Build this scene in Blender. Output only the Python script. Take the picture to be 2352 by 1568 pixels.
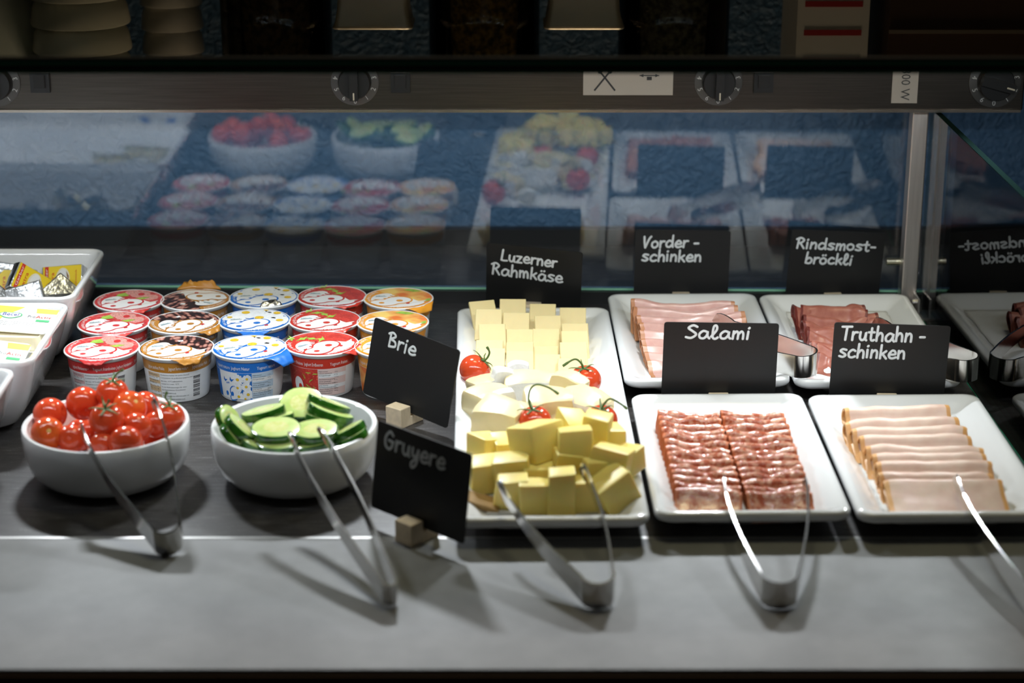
import bpy, math, random
from mathutils import Vector, Matrix, Euler, noise
PI=math.pi
sc=bpy.context.scene
for o in list(bpy.data.objects): bpy.data.objects.remove(o)
COL=sc.collection
# ---------------------------------------------------------------- camera
cd=bpy.data.cameras.new('camera'); cam=bpy.data.objects.new('camera',cd); COL.objects.link(cam)
cam.location=(0,-1.477,0.687); cam.rotation_euler=(math.radians(90-19.2),0,0)
cd.sensor_width=36; cd.lens=71.63; cd.clip_start=.01
cd.dof.use_dof=True; cd.dof.focus_distance=1.96; cd.dof.aperture_fstop=4.0; cd.dof.aperture_blades=9
sc.camera=cam
# ---------------------------------------------------------------- light
sc.view_settings.view_transform='Standard'; sc.view_settings.look='None'
sc.view_settings.exposure=0.0; sc.view_settings.gamma=1.0; sc.view_settings.use_curve_mapping=False
w=bpy.data.worlds.new('room'); sc.world=w; w.use_nodes=True
w.node_tree.nodes['Background'].inputs[0].default_value=(.9,.85,.78,1)
w.node_tree.nodes['Background'].inputs[1].default_value=.010
def area(name,loc,aim,sx,sy,power,col,spread=180):
    l=bpy.data.lights.new(name,'AREA'); l.shape='RECTANGLE'; l.size=sx; l.size_y=sy
    l.energy=power; l.color=col; l.spread=math.radians(spread)
    o=bpy.data.objects.new(name,l); COL.objects.link(o); o.location=loc
    d=Vector(aim).normalized(); o.rotation_euler=d.to_track_quat('-Z','Y').to_euler()
    return o
COOL=(.90,.955,1.0); WARM=(1.0,.78,.5)
# led strip behind the front trim of the glass shelf, shining back over the food
area('front_led',(-.05,.010,.387),(0,.76,-.65),1.35,.006,1.6,COOL,100)
# led modules under the rear half of the shelf, shining down and forward
for i,x in enumerate((-.72,-.42,-.11,.20,.51)):
    area('rear_led',(x,.45,.372),(0,-.66,-.76),.05,.018,1.2,COOL,110)
# fill light added under the food warmer, behind the rear glass, washing the blue wall
area('wall_fill',(-.35,.672,.209),(0,.55,-1),1.5,.01,1.1,COOL)
# warm fill light added overhead to brighten the crockery on the warmer
area('upper_fill',(.15,.35,1.75),(0,.22,-1),.5,.25,9.0,WARM)
# dim dining-room lamp behind the camera
area('room_lamp',(.1,-3.2,1.9),(0,1,-.42),1.2,.5,.35,(1,.9,.78))
# ---------------------------------------------------------------- materials
def new_mat(name):
    m=bpy.data.materials.new(name); m.use_nodes=True
    return m,m.node_tree,m.node_tree.nodes['Principled BSDF']
def P(name,col,rough=.5,metal=0,coat=0,sss=0,spec=.5,ior=1.5,var=0,vscale=60,bump=0,bscale=200,col2=None,stretch=None,detail=4,ramp=(.35,.65)):
    m,t,b=new_mat(name); N=t.nodes; L=t.links
    b.inputs['Base Color'].default_value=(*col,1); b.inputs['Roughness'].default_value=rough
    b.inputs['Metallic'].default_value=metal; b.inputs['Coat Weight'].default_value=coat
    b.inputs['Specular IOR Level'].default_value=spec; b.inputs['IOR'].default_value=ior
    if sss:
        b.inputs['Subsurface Weight'].default_value=sss; b.inputs['Subsurface Scale'].default_value=.004
        b.inputs['Subsurface Radius'].default_value=(1,.6,.35)
    def tex(scale):
        c=N.new('ShaderNodeTexCoord'); mp=N.new('ShaderNodeMapping'); L.new(c.outputs['Object'],mp.inputs[0])
        if stretch: mp.inputs['Scale'].default_value=stretch
        n=N.new('ShaderNodeTexNoise'); n.inputs['Scale'].default_value=scale; n.inputs['Detail'].default_value=detail
        L.new(mp.outputs[0],n.inputs['Vector']); return n
    if var or col2:
        n=tex(vscale); r=N.new('ShaderNodeValToRGB'); L.new(n.outputs[0],r.inputs[0])
        c2=col2 or tuple(v*(1-var) for v in col)
        r.color_ramp.elements[0].color=(*c2,1); r.color_ramp.elements[1].color=(*col,1)
        r.color_ramp.elements[0].position=ramp[0]; r.color_ramp.elements[1].position=ramp[1]
        L.new(r.outputs[0],b.inputs['Base Color'])
    if bump:
        n=tex(bscale); bn=N.new('ShaderNodeBump'); bn.inputs['Strength'].default_value=bump; bn.inputs['Distance'].default_value=.002
        L.new(n.outputs[0],bn.inputs['Height']); L.new(bn.outputs[0],b.inputs['Normal'])
    return m
def pane_mat(name,tint,ior):
    m,t,b=new_mat(name); N=t.nodes; L=t.links; N.remove(b)
    fr=N.new('ShaderNodeFresnel'); fr.inputs[0].default_value=ior
    tr=N.new('ShaderNodeBsdfTransparent'); tr.inputs[0].default_value=(*tint,1)
    gl=N.new('ShaderNodeBsdfGlossy'); gl.inputs['Roughness'].default_value=.0
    mx=N.new('ShaderNodeMixShader'); L.new(fr.outputs[0],mx.inputs[0]); L.new(tr.outputs[0],mx.inputs[1]); L.new(gl.outputs[0],mx.inputs[2])
    L.new(mx.outputs[0],N['Material Output'].inputs[0]); return m
def vor_mat(name,cols,scale,stretch=(1,1,1),rough=.35,dist=True,edge=None,jit=1.0):
    """cells of a printed photograph (berries, beans, seeds)"""
    m,t,b=new_mat(name); N=t.nodes; L=t.links; b.inputs['Roughness'].default_value=rough
    c=N.new('ShaderNodeTexCoord'); mp=N.new('ShaderNodeMapping'); L.new(c.outputs['Object'],mp.inputs[0]); mp.inputs['Scale'].default_value=stretch
    nz=N.new('ShaderNodeTexNoise'); nz.inputs['Scale'].default_value=scale*.25; L.new(mp.outputs[0],nz.inputs['Vector'])
    v=N.new('ShaderNodeTexVoronoi'); v.inputs['Scale'].default_value=scale; v.inputs['Randomness'].default_value=jit
    ad=N.new('ShaderNodeMixRGB'); ad.blend_type='ADD'; ad.inputs[0].default_value=.01
    L.new(mp.outputs[0],ad.inputs[1]); L.new(nz.outputs['Color'],ad.inputs[2]); L.new(ad.outputs[0],v.inputs['Vector'])
    r=N.new('ShaderNodeValToRGB'); L.new(v.outputs['Distance'],r.inputs[0])
    e=r.color_ramp.elements
    while len(e)<len(cols): e.new(.5)
    for k,(p,cc) in enumerate(cols): e[k].position=p; e[k].color=(*cc,1)
    mx=N.new('ShaderNodeMixRGB'); mx.blend_type='MULTIPLY'; mx.inputs[0].default_value=.55
    r2=N.new('ShaderNodeValToRGB'); L.new(nz.outputs[0],r2.inputs[0]); r2.color_ramp.elements[0].position=.35; r2.color_ramp.elements[0].color=(.55,.5,.5,1); r2.color_ramp.elements[1].position=.6
    L.new(r.outputs[0],mx.inputs[1]); L.new(r2.outputs[0],mx.inputs[2]); L.new(mx.outputs[0],b.inputs['Base Color'])
    return m
# ---------------------------------------------------------------- mesh helpers
class MB:
    def __init__(s): s.v=[]; s.f=[]; s.m=[]
    def add(s,vs,fs,mi=0,M=None):
        o=len(s.v)
        s.v+= [tuple(M@Vector(p)) for p in vs] if M is not None else [tuple(p) for p in vs]
        for k,f in enumerate(fs):
            s.f.append(tuple(i+o for i in f)); s.m.append(mi[k] if isinstance(mi,list) else mi)
        return s
    def build(s,name,mats,parent=None,smooth=40,loc=None,rot=None):
        me=bpy.data.meshes.new(name); me.from_pydata(s.v,[],s.f)
        for m in (mats if isinstance(mats,(list,tuple)) else [mats]): me.materials.append(m)
        me.polygons.foreach_set('material_index',s.m)
        if smooth:
            me.polygons.foreach_set('use_smooth',[True]*len(s.f)); me.set_sharp_from_angle(angle=math.radians(smooth))
        me.update()
        o=bpy.data.objects.new(name,me); COL.objects.link(o)
        if parent is not None: o.parent=parent
        if loc is not None: o.location=loc
        if rot is not None: o.rotation_euler=rot
        return o
def box(c,s,M=None):
    x,y,z=c; a,b,d=s[0]/2,s[1]/2,s[2]/2
    v=[(x+i*a,y+j*b,z+k*d) for k in(-1,1) for j in(-1,1) for i in(-1,1)]
    return v,[(0,2,3,1),(4,5,7,6),(0,1,5,4),(2,6,7,3),(0,4,6,2),(1,3,7,5)]
def loft(rings,cap0=True,cap1=True,closed=True):
    n=len(rings[0]); v=[p for r in rings for p in r]; f=[]
    for k in range(len(rings)-1):
        for i in range(n if closed else n-1):
            j=(i+1)%n; f.append((k*n+i,k*n+j,(k+1)*n+j,(k+1)*n+i))
    if cap0: f.append(tuple(reversed(range(n))))
    if cap1: f.append(tuple((len(rings)-1)*n+i for i in range(n)))
    return v,f
def rrect(hx,hy,r,n=6):
    p=[]
    for cx,cy,a0 in((hx-r,hy-r,0),(-hx+r,hy-r,90),(-hx+r,-hy+r,180),(hx-r,-hy+r,270)):
        for i in range(n+1):
            a=math.radians(a0+90*i/n); p.append((cx+r*math.cos(a),cy+r*math.sin(a)))
    return p
def lathe(prof,n=48,cap=True):
    return loft([[(r*math.cos(2*PI*i/n),r*math.sin(2*PI*i/n),z) for i in range(n)] for r,z in prof],cap and prof[0][0]>1e-4,cap and prof[-1][0]>1e-4)
def rbox(sx,sy,sz,r,seg=2):
    """rounded box as lofted rounded rectangles"""
    R=[]
    for k in range(seg+1):
        a=PI/2*k/seg; ins=r*(1-math.sin(a)); z=-sz/2+r*(1-math.cos(a)); R.append([(x,y,z) for x,y in rrect(sx/2-ins,sy/2-ins,max(r-ins,r*.25),3)])
    for k in range(seg,-1,-1):
        a=PI/2*k/seg; ins=r*(1-math.sin(a)); z=sz/2-r*(1-math.cos(a)); R.append([(x,y,z) for x,y in rrect(sx/2-ins,sy/2-ins,max(r-ins,r*.25),3)])
    return loft(R)
def tube(pts,rad,n=8,flat=1.0,up=None,cap=True):
    pts=[Vector(p) for p in pts]; R=[]; nrm=None
    for i,p in enumerate(pts):
        t=(pts[min(i+1,len(pts)-1)]-pts[max(i-1,0)]).normalized()
        if up is not None: a=Vector(up)
        else: a=nrm if nrm is not None else (Vector((0,0,1)) if abs(t.z)<.9 else Vector((1,0,0)))
        s=t.cross(a)
        if s.length<1e-6: s=t.orthogonal()
        s.normalize(); u=s.cross(t).normalized(); nrm=u
        r=rad[i] if isinstance(rad,(list,tuple)) else rad
        R.append([tuple(p+s*(r*math.cos(2*PI*k/n))+u*(r*flat*math.sin(2*PI*k/n))) for k in range(n)])
    return loft(R,cap,cap)
def catmull(p,sub=6,closed=False):
    p=[Vector(q) for q in p]
    if len(p)<3 and not closed: return p
    o=[]; n=len(p)
    for i in range(n if closed else n-1):
        a,b,c,d=(p[(i-1)%n],p[i],p[(i+1)%n],p[(i+2)%n]) if closed else (p[max(i-1,0)],p[i],p[i+1],p[min(i+2,n-1)])
        for k in range(sub):
            t=k/sub; o.append(.5*((2*b)+(c-a)*t+(2*a-5*b+4*c-d)*t*t+(3*b-a-3*c+d)*t**3))
    if not closed: o.append(p[-1])
    return o
_tc={}
def text_geo(s):
    """triangles of a printed word, height of capitals about 0.7, width returned"""
    if s in _tc: return _tc[s]
    c=bpy.data.curves.new('t','FONT'); c.body=s; c.resolution_u=2; o=bpy.data.objects.new('t',c); COL.objects.link(o)
    me=bpy.data.meshes.new_from_object(o.evaluated_get(bpy.context.evaluated_depsgraph_get()))
    v=[(q.co.x,q.co.y) for q in me.vertices]; f=[tuple(p.vertices) for p in me.polygons]
    bpy.data.objects.remove(o); bpy.data.curves.remove(c); bpy.data.meshes.remove(me)
    wd=max([q[0] for q in v] or [0]); _tc[s]=(v,f,wd); return _tc[s]
def put_text(mb,s,fn,h,mi,x0=0,y0=0,width=None,align='l'):
    v,f,wd=text_geo(s); k=h/.7; kx=width/wd if width else k
    if align=='c': x0-=wd*kx/2
    mb.add([fn(x0+a*kx,y0+b*k) for a,b in v],f,mi)
# ---------------------------------------------------------------- things
def tag(o,label,cat,group=None):
    o['label']=label; o['category']=cat
    if group: o['group']=group
    return o
def thing(name,label,cat,loc=(0,0,0),rz=0,group=None):
    o=bpy.data.objects.new(name,None); COL.objects.link(o); o.empty_display_size=.02
    o.location=loc; o.rotation_euler=(0,0,rz); return tag(o,label,cat,group)
def struct(o): o['kind']='structure'; return o
def copy_thing(o,label,loc=None,rot=None):
    c=o.copy(); COL.objects.link(c); c['label']=label
    if loc is not None: c.location=loc
    if rot is not None: c.rotation_euler=rot
    for ch in list(o.children):
        d=ch.copy(); COL.objects.link(d); d.parent=c
        for g in list(ch.children):
            e=g.copy(); COL.objects.link(e); e.parent=d
    return c
ORD=['first','second','third','fourth','fifth','sixth','seventh','eighth','ninth','tenth','eleventh','twelfth','thirteenth','fourteenth']
rnd=random.Random(7)
# ---------------------------------------------------------------- handwriting (marker strokes, x-height 1)
GL={
'a':(.95,[[(.75,.85),(.4,1),(.08,.6),(.15,.1),(.5,.03),(.74,.45),(.78,.95),(.8,.3),(.98,.02)]]),
'b':(.85,[[(.08,1.85),(.08,.9),(.1,.05)],[(.1,.55),(.4,.95),(.76,.6),(.65,.1),(.35,0),(.1,.12)]]),
'c':(.78,[[(.7,.85),(.4,1),(.08,.6),(.15,.12),(.45,0),(.75,.15)]]),
'd':(.95,[[(.75,.8),(.4,1),(.08,.6),(.15,.1),(.5,.03),(.76,.4)],[(.82,1.8),(.8,.7),(.86,.0)]]),
'e':(.82,[[(.12,.48),(.72,.55),(.62,.92),(.35,.99),(.07,.5),(.2,.08),(.5,0),(.82,.15)]]),
'h':(.82,[[(.1,1.8),(.1,0)],[(.1,.55),(.4,1),(.66,.75),(.7,0)]]),
'i':(.3,[[(.12,1),(.12,0)],[(.12,1.42),(.17,1.5)]]),
'k':(.76,[[(.1,1.75),(.1,0)],[(.65,.98),(.12,.45)],[(.3,.6),(.72,0)]]),
'l':(.62,[[(.02,.3),(.4,1.1),(.42,1.6),(.27,1.8),(.12,1.5),(.15,.3),(.38,0),(.62,.2)]]),
'm':(1.12,[[(.1,1),(.1,0)],[(.1,.6),(.35,1),(.52,.7),(.54,0)],[(.54,.6),(.78,1),(.96,.7),(1.0,0)]]),
'n':(.8,[[(.1,1),(.1,0)],[(.1,.6),(.4,1),(.64,.75),(.68,0)]]),
'o':(.85,[[(.42,1),(.1,.75),(.1,.25),(.4,0),(.72,.25),(.72,.75),(.42,1)]]),
'r':(.62,[[(.1,1),(.1,0)],[(.1,.55),(.3,.95),(.6,.98)]]),
's':(.74,[[(.68,.92),(.3,1),(.1,.75),(.4,.52),(.66,.25),(.4,0),(.03,.1)]]),
't':(.66,[[(.32,1.55),(.3,.25),(.48,0),(.64,.1)],[(.02,1.02),(.62,1.05)]]),
'u':(.82,[[(.08,1),(.1,.3),(.35,.0),(.6,.25),(.66,1),(.68,.2),(.8,0)]]),
'y':(.8,[[(.08,1),(.12,.4),(.35,.2),(.6,.5),(.68,1),(.66,-.2),(.45,-.75),(.2,-.85),(.12,-.5),(.4,-.1),(.7,.15)]]),
'z':(.76,[[(.05,1),(.65,1)],[(.65,1),(.08,0)],[(.08,0),(.7,.02)]]),
'L':(.85,[[(.14,1.75),(.08,.05)],[(.08,.05),(.4,.0),(.8,.05)]]),
'R':(.95,[[(.2,1.7),(.14,0)],[(-.05,1.5),(.4,1.75),(.78,1.4),(.5,.95),(.18,.85)],[(.4,.9),(.88,0)]]),
'V':(.85,[[(0,1.7),(.12,.8),(.28,.0)],[(.28,0),(.6,1.3),(.82,1.72)]]),
'S':(.98,[[(.88,1.5),(.5,1.7),(.12,1.35),(.5,.95),(.88,.5),(.5,.02),(.02,.12)]]),
'T':(.95,[[(0,1.62),(1,1.66)],[(.5,1.64),(.46,0)]]),
'B':(.9,[[(.15,1.65),(.12,0)],[(-.08,1.5),(.35,1.75),(.68,1.4),(.16,.9)],[(.16,.9),(.7,.75),(.76,.2),(.12,0)]]),
'G':(1.0,[[(.82,1.4),(.48,1.7),(.08,1.1),(.12,.3),(.5,0),(.8,.3),(.82,.75)],[(.42,.85),(.92,.78)]]),
'-':(.62,[[(.04,.62),(.52,.64)]]),' ':(.45,[])}
GL['ä']=(.95,GL['a'][1]+[[(.3,1.42),(.33,1.48)],[(.62,1.45),(.65,1.51)]])
GL['ö']=(.85,GL['o'][1]+[[(.28,1.42),(.31,1.48)],[(.6,1.45),(.63,1.51)]])
def handwrite(mb,s,x0,x1,base,xh,rad,y,rot=0,seed=1):
    rr=random.Random(seed); tot=sum(GL[c][0]+.14 for c in s)-.14; k=(x1-x0)/tot; x=0
    for c in s:
        wd,st=GL[c]; dy=rr.uniform(-.05,.05); sl=rr.uniform(.02,.1)
        for q in st:
            pts=[(x0+(x+a+sl*b)*k,0,base+(b+dy)*xh+rot*((x+a)*k)) for a,b in q]
            pts=[(p.x,y,p.z) for p in catmull(pts,5)] if len(pts)>2 else pts
            pts=[(p[0],y,p[2]) for p in pts]
            a,b=Vector(pts[0]),Vector(pts[-1])
            d0=(Vector(pts[1])-a).normalized()*rad; d1=(b-Vector(pts[-2])).normalized()*rad
            full=[a-d0*.9,a-d0*.5]+[Vector(p) for p in pts]+[b+d1*.5,b+d1*.9]
            rd=[rad*.4,rad*.86]+[rad]*len(pts)+[rad*.86,rad*.4]
            mb.add(*tube(full,rd,8,.22,up=(0,1,0)),0)
        x+=wd+.14
CUPS={'raspberry':[(-0.3894,0.3477),(-0.3915,0.4213),(-0.3895,0.4931)],
 'coffee':[(-0.3186,0.3490),(-0.3228,0.4239),(-0.3222,0.4960)],
 'plain':[(-0.2494,0.3490),(-0.2540,0.4293),(-0.2536,0.5039)],
 'strawberry':[(-0.1819,0.3603),(-0.1849,0.4307),(-0.1844,0.5066)],
 'peach':[(-0.1148,0.3540),(-0.1175,0.4253),(-0.1159,0.5003)]}
BOWL_T=(-0.3466,0.1421)
BOWL_C=(-0.1855,0.1401)
TOMS=[(-0.3441,0.1650,0.0680,0.0142),
 (-0.3705,0.1680,0.0576,0.0150),
 (-0.3967,0.1550,0.0526,0.0142),
 (-0.3905,0.1150,0.0501,0.0146),
 (-0.3696,0.1120,0.0469,0.0124),
 (-0.3405,0.1180,0.0618,0.0150),
 (-0.3269,0.1500,0.0605,0.0149),
 (-0.3196,0.1800,0.0506,0.0129),
 (-0.3171,0.1250,0.0520,0.0132),
 (-0.3216,0.0980,0.0494,0.0145),
 (-0.2943,0.1500,0.0513,0.0142),
 (-0.3590,0.1350,0.0436,0.0115),
 (-0.3422,0.1050,0.0435,0.0120),
 (-0.3036,0.1400,0.0488,0.0115)]
GARN=[(-0.0348,0.3246,0.0310,0.0152),
 (0.0673,0.2827,0.0360,0.0152),
 (0.0201,0.1798,0.0360,0.0148),
 (0.0780,0.1819,0.0360,0.0148)]
CUKES=[((-0.1819,0.1680,0.0564),(0.0000,-0.4120,0.9112),0.0195,0.0060),
 ((-0.1977,0.1120,0.0548),(0.0000,-0.0625,0.9980),0.0212,0.0070),
 ((-0.1644,0.1080,0.0550),(-0.0483,-0.0629,0.9969),0.0195,0.0070),
 ((-0.2128,0.1500,0.0555),(-0.2221,0.1672,0.9606),0.0195,0.0070),
 ((-0.2037,0.1450,0.0517),(-0.1553,0.2100,0.9653),0.0185,0.0070),
 ((-0.1584,0.1680,0.0564),(0.3583,0.2881,0.8881),0.0195,0.0070),
 ((-0.1558,0.1520,0.0540),(0.3403,0.2135,0.9157),0.0205,0.0080),
 ((-0.1593,0.1450,0.0489),(0.2416,0.2715,0.9316),0.0185,0.0080),
 ((-0.1383,0.1220,0.0488),(-0.4517,0.1976,0.8700),0.0165,0.0080),
 ((-0.1339,0.1150,0.0459),(-0.4508,0.1784,0.8746),0.0140,0.0070),
 ((-0.2411,0.1350,0.0556),(0.7588,-0.3110,0.5722),0.0130,0.0060),
 ((-0.2269,0.1180,0.0525),(0.6528,0.1530,0.7419),0.0180,0.0070),
 ((-0.2329,0.1120,0.0471),(0.7636,0.1354,0.6313),0.0165,0.0070),
 ((-0.1944,0.1000,0.0464),(0.0000,-0.0016,1.0000),0.0185,0.0080),
 ((-0.2123,0.1080,0.0445),(0.3228,-0.0203,0.9462),0.0170,0.0070),
 ((-0.1667,0.1020,0.0463),(-0.1333,0.0406,0.9902),0.0175,0.0070)]
SLICES=[(0,0,(-0.0312,0.5050,0.0411)),
 (0,1,(-0.0233,0.4765,0.0416)),
 (0,2,(-0.0200,0.4480,0.0355)),
 (0,3,(-0.0219,0.4195,0.0284)),
 (0,4,(-0.0199,0.3910,0.0298)),
 (1,0,(0.0009,0.5050,0.0430)),
 (1,1,(0.0044,0.4765,0.0379)),
 (1,2,(0.0076,0.4480,0.0300)),
 (1,3,(0.0076,0.4195,0.0261)),
 (1,4,(0.0076,0.3910,0.0271)),
 (2,0,(0.0316,0.5050,0.0378)),
 (2,1,(0.0360,0.4765,0.0347)),
 (2,2,(0.0339,0.4480,0.0304)),
 (2,3,(0.0322,0.4195,0.0216)),
 (2,4,(0.0337,0.3910,0.0235)),
 (3,0,(0.0620,0.4930,0.0376)),
 (3,1,(0.0631,0.4645,0.0304)),
 (3,2,(0.0620,0.4360,0.0323)),
 (3,3,(0.0600,0.4075,0.0303)),
 (3,4,(0.0577,0.3790,0.0237))]
BRIE=[((-0.0185,0.2824,0.0280),(0.045,0.03,0.024),(0,0,35),0),
 ((-0.0084,0.2788,0.0400),(0.022,0.014,0.018),(10,15,20),3),
 ((0.0058,0.3323,0.0260),(0.024,0.016,0.02),(0,0,0),3),
 ((0.0183,0.2698,0.0340),(0.052,0.03,0.024),(10,0,-3),0),
 ((0.0520,0.2503,0.0400),(0.034,0.026,0.028),(0,10,-30),1),
 ((-0.0221,0.2464,0.0280),(0.045,0.03,0.028),(0,0,40),0),
 ((-0.0074,0.2207,0.0420),(0.024,0.016,0.016),(0,-15,15),3),
 ((-0.0100,0.1953,0.0340),(0.05,0.038,0.026),(15,0,-35),1),
 ((0.0073,0.1897,0.0280),(0.04,0.04,0.026),(12,10,-35),0),
 ((0.0333,0.2147,0.0360),(0.045,0.04,0.028),(12,0,10),2),
 ((0.0619,0.2251,0.0320),(0.045,0.04,0.028),(10,10,-35),0),
 ((0.0700,0.2628,0.0260),(0.05,0.026,0.018),(0,10,-38),0),
 ((0.0515,0.1979,0.0260),(0.04,0.03,0.02),(0,0,0),0)]
GRUY=[((-0.0215,0.1300,0.0313),(0.024,0.024,0.022),(0,8,40)),
 ((-0.0052,0.1300,0.0309),(0.022,0.022,0.022),(10,0,15)),
 ((0.0207,0.1000,0.0494),(0.032,0.032,0.029),(-16,5,38)),
 ((0.0518,0.0850,0.0532),(0.027,0.024,0.025),(-12,-3,5)),
 ((0.0710,0.1150,0.0528),(0.022,0.02,0.03),(0,10,-15)),
 ((0.0523,0.1280,0.0508),(0.024,0.024,0.02),(20,10,30)),
 ((0.0830,0.1200,0.0449),(0.02,0.02,0.02),(0,0,20)),
 ((0.0821,0.0750,0.0425),(0.03,0.024,0.022),(-10,8,-20)),
 ((0.0958,0.0880,0.0371),(0.02,0.022,0.02),(10,0,-40)),
 ((-0.0217,0.0850,0.0267),(0.026,0.024,0.024),(0,0,10)),
 ((0.0007,0.0800,0.0319),(0.028,0.024,0.024),(0,-3,-5)),
 ((0.0230,0.0750,0.0293),(0.022,0.022,0.018),(0,0,0)),
 ((-0.0014,0.0520,0.0244),(0.024,0.02,0.025),(0,0,0)),
 ((0.0184,0.0420,0.0223),(0.024,0.018,0.025),(0,0,2)),
 ((0.0402,0.0420,0.0257),(0.021,0.02,0.034),(0,0,0)),
 ((0.0567,0.0470,0.0189),(0.018,0.02,0.025),(0,0,5)),
 ((0.0826,0.0500,0.0253),(0.03,0.028,0.028),(0,-28,25)),
 ((0.0666,0.0700,0.0353),(0.022,0.022,0.022),(0,10,20)),
 ((-0.0252,0.0500,0.0168),(0.03,0.02,0.004),(0,15,-10)),
 ((0.0446,0.0780,0.0366),(0.02,0.018,0.024),(0,0,8))]
HAM=[((0.1219,0.5075,0.0450),(0.2271,0.5017,0.0450)),
 ((0.1224,0.4874,0.0422),(0.2287,0.4903,0.0422)),
 ((0.1244,0.4679,0.0394),(0.2344,0.4846,0.0394)),
 ((0.1263,0.4556,0.0366),(0.2333,0.4735,0.0366)),
 ((0.1263,0.4395,0.0338),(0.2345,0.4557,0.0338)),
 ((0.1258,0.4224,0.0310),(0.2362,0.4424,0.0310)),
 ((0.1268,0.4096,0.0282),(0.2357,0.4253,0.0282)),
 ((0.1282,0.3970,0.0254),(0.2361,0.4125,0.0254)),
 ((0.1301,0.3847,0.0226),(0.2360,0.3948,0.0226))]
BEEF=[((0.2852,0.4966,0.0420),(0.3585,0.5052,0.0420)),
 ((0.2952,0.5004,0.0398),(0.3617,0.4891,0.0398)),
 ((0.2931,0.4775,0.0376),(0.3695,0.4845,0.0376)),
 ((0.2898,0.4619,0.0354),(0.3663,0.4702,0.0354)),
 ((0.2952,0.4561,0.0332),(0.3656,0.4521,0.0332)),
 ((0.2943,0.4424,0.0310),(0.3554,0.4317,0.0310)),
 ((0.2926,0.4196,0.0288),(0.3526,0.4144,0.0288)),
 ((0.2988,0.4142,0.0266),(0.3529,0.4026,0.0266)),
 ((0.3004,0.4011,0.0244),(0.3473,0.3859,0.0244))]
TURK=[((0.2941,0.2168,0.0360),(0.3889,0.2255,0.0360)),
 ((0.2907,0.1891,0.0352),(0.3918,0.1975,0.0352)),
 ((0.2943,0.1725,0.0344),(0.3948,0.1787,0.0344)),
 ((0.2985,0.1561,0.0336),(0.3947,0.1602,0.0336)),
 ((0.3014,0.1371,0.0328),(0.4006,0.1332,0.0328)),
 ((0.3038,0.1195,0.0320),(0.3995,0.1215,0.0320)),
 ((0.3045,0.1042,0.0312),(0.4014,0.1061,0.0312)),
 ((0.3033,0.0835,0.0304),(0.3971,0.0835,0.0304)),
 ((0.3048,0.0670,0.0296),(0.4020,0.0698,0.0296))]
SALL=[((0.1297,0.2147,0.0360),(0.1842,0.2061,0.0360)),
 ((0.1301,0.2018,0.0353),(0.1845,0.1934,0.0353)),
 ((0.1305,0.1892,0.0346),(0.1849,0.1809,0.0346)),
 ((0.1308,0.1767,0.0339),(0.1852,0.1685,0.0339)),
 ((0.1312,0.1645,0.0332),(0.1855,0.1564,0.0332)),
 ((0.1316,0.1524,0.0325),(0.1858,0.1444,0.0325)),
 ((0.1320,0.1404,0.0318),(0.1862,0.1326,0.0318)),
 ((0.1324,0.1287,0.0311),(0.1865,0.1209,0.0311)),
 ((0.1327,0.1171,0.0304),(0.1868,0.1094,0.0304)),
 ((0.1331,0.1057,0.0297),(0.1871,0.0981,0.0297)),
 ((0.1335,0.0944,0.0290),(0.1874,0.0869,0.0290)),
 ((0.1338,0.0833,0.0283),(0.1877,0.0759,0.0283)),
 ((0.1342,0.0724,0.0276),(0.1881,0.0651,0.0276)),
 ((0.1345,0.0616,0.0269),(0.1884,0.0544,0.0269))]
SALR=[((0.1842,0.2067,0.0370),(0.2404,0.2056,0.0370)),
 ((0.1847,0.1935,0.0363),(0.2406,0.1929,0.0363)),
 ((0.1851,0.1805,0.0356),(0.2408,0.1804,0.0356)),
 ((0.1855,0.1676,0.0349),(0.2410,0.1680,0.0349)),
 ((0.1859,0.1550,0.0342),(0.2412,0.1559,0.0342)),
 ((0.1863,0.1426,0.0335),(0.2414,0.1439,0.0335)),
 ((0.1868,0.1303,0.0328),(0.2416,0.1321,0.0328)),
 ((0.1872,0.1182,0.0321),(0.2418,0.1204,0.0321)),
 ((0.1876,0.1063,0.0314),(0.2420,0.1089,0.0314)),
 ((0.1880,0.0946,0.0307),(0.2422,0.0976,0.0307)),
 ((0.1884,0.0831,0.0300),(0.2424,0.0864,0.0300)),
 ((0.1888,0.0717,0.0293),(0.2426,0.0754,0.0293)),
 ((0.1892,0.0604,0.0286),(0.2428,0.0645,0.0286)),
 ((0.1896,0.0494,0.0279),(0.2430,0.0538,0.0279))]
TONGS={'tomato':((-0.2676,-0.0184,0.0115),(-0.3602,0.0983,0.0750),(-0.2946,0.0955,0.0780)),
 'cucumber':((-0.0895,-0.1065,0.0100),(-0.1837,0.0721,0.0680),(-0.1581,0.0840,0.0690)),
 'cheese':((0.0672,-0.1110,0.0115),(-0.0107,0.0106,0.0480),(0.0557,0.0389,0.0560)),
 'salami':((0.1990,-0.1110,0.0115),(0.1709,0.0538,0.0360),(0.2397,0.0538,0.0360)),
 'turkey':((0.3923,-0.1303,0.0115),(0.3599,0.0430,0.0360),(0.4359,0.0611,0.0360)),
 'ham':((0.2829,0.3224,0.0370),(0.1695,0.4269,0.0340),(0.2049,0.4393,0.0380)),
 'beef':((0.4324,0.3105,0.0370),(0.3173,0.4033,0.0340),(0.3596,0.4285,0.0380))}
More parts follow.
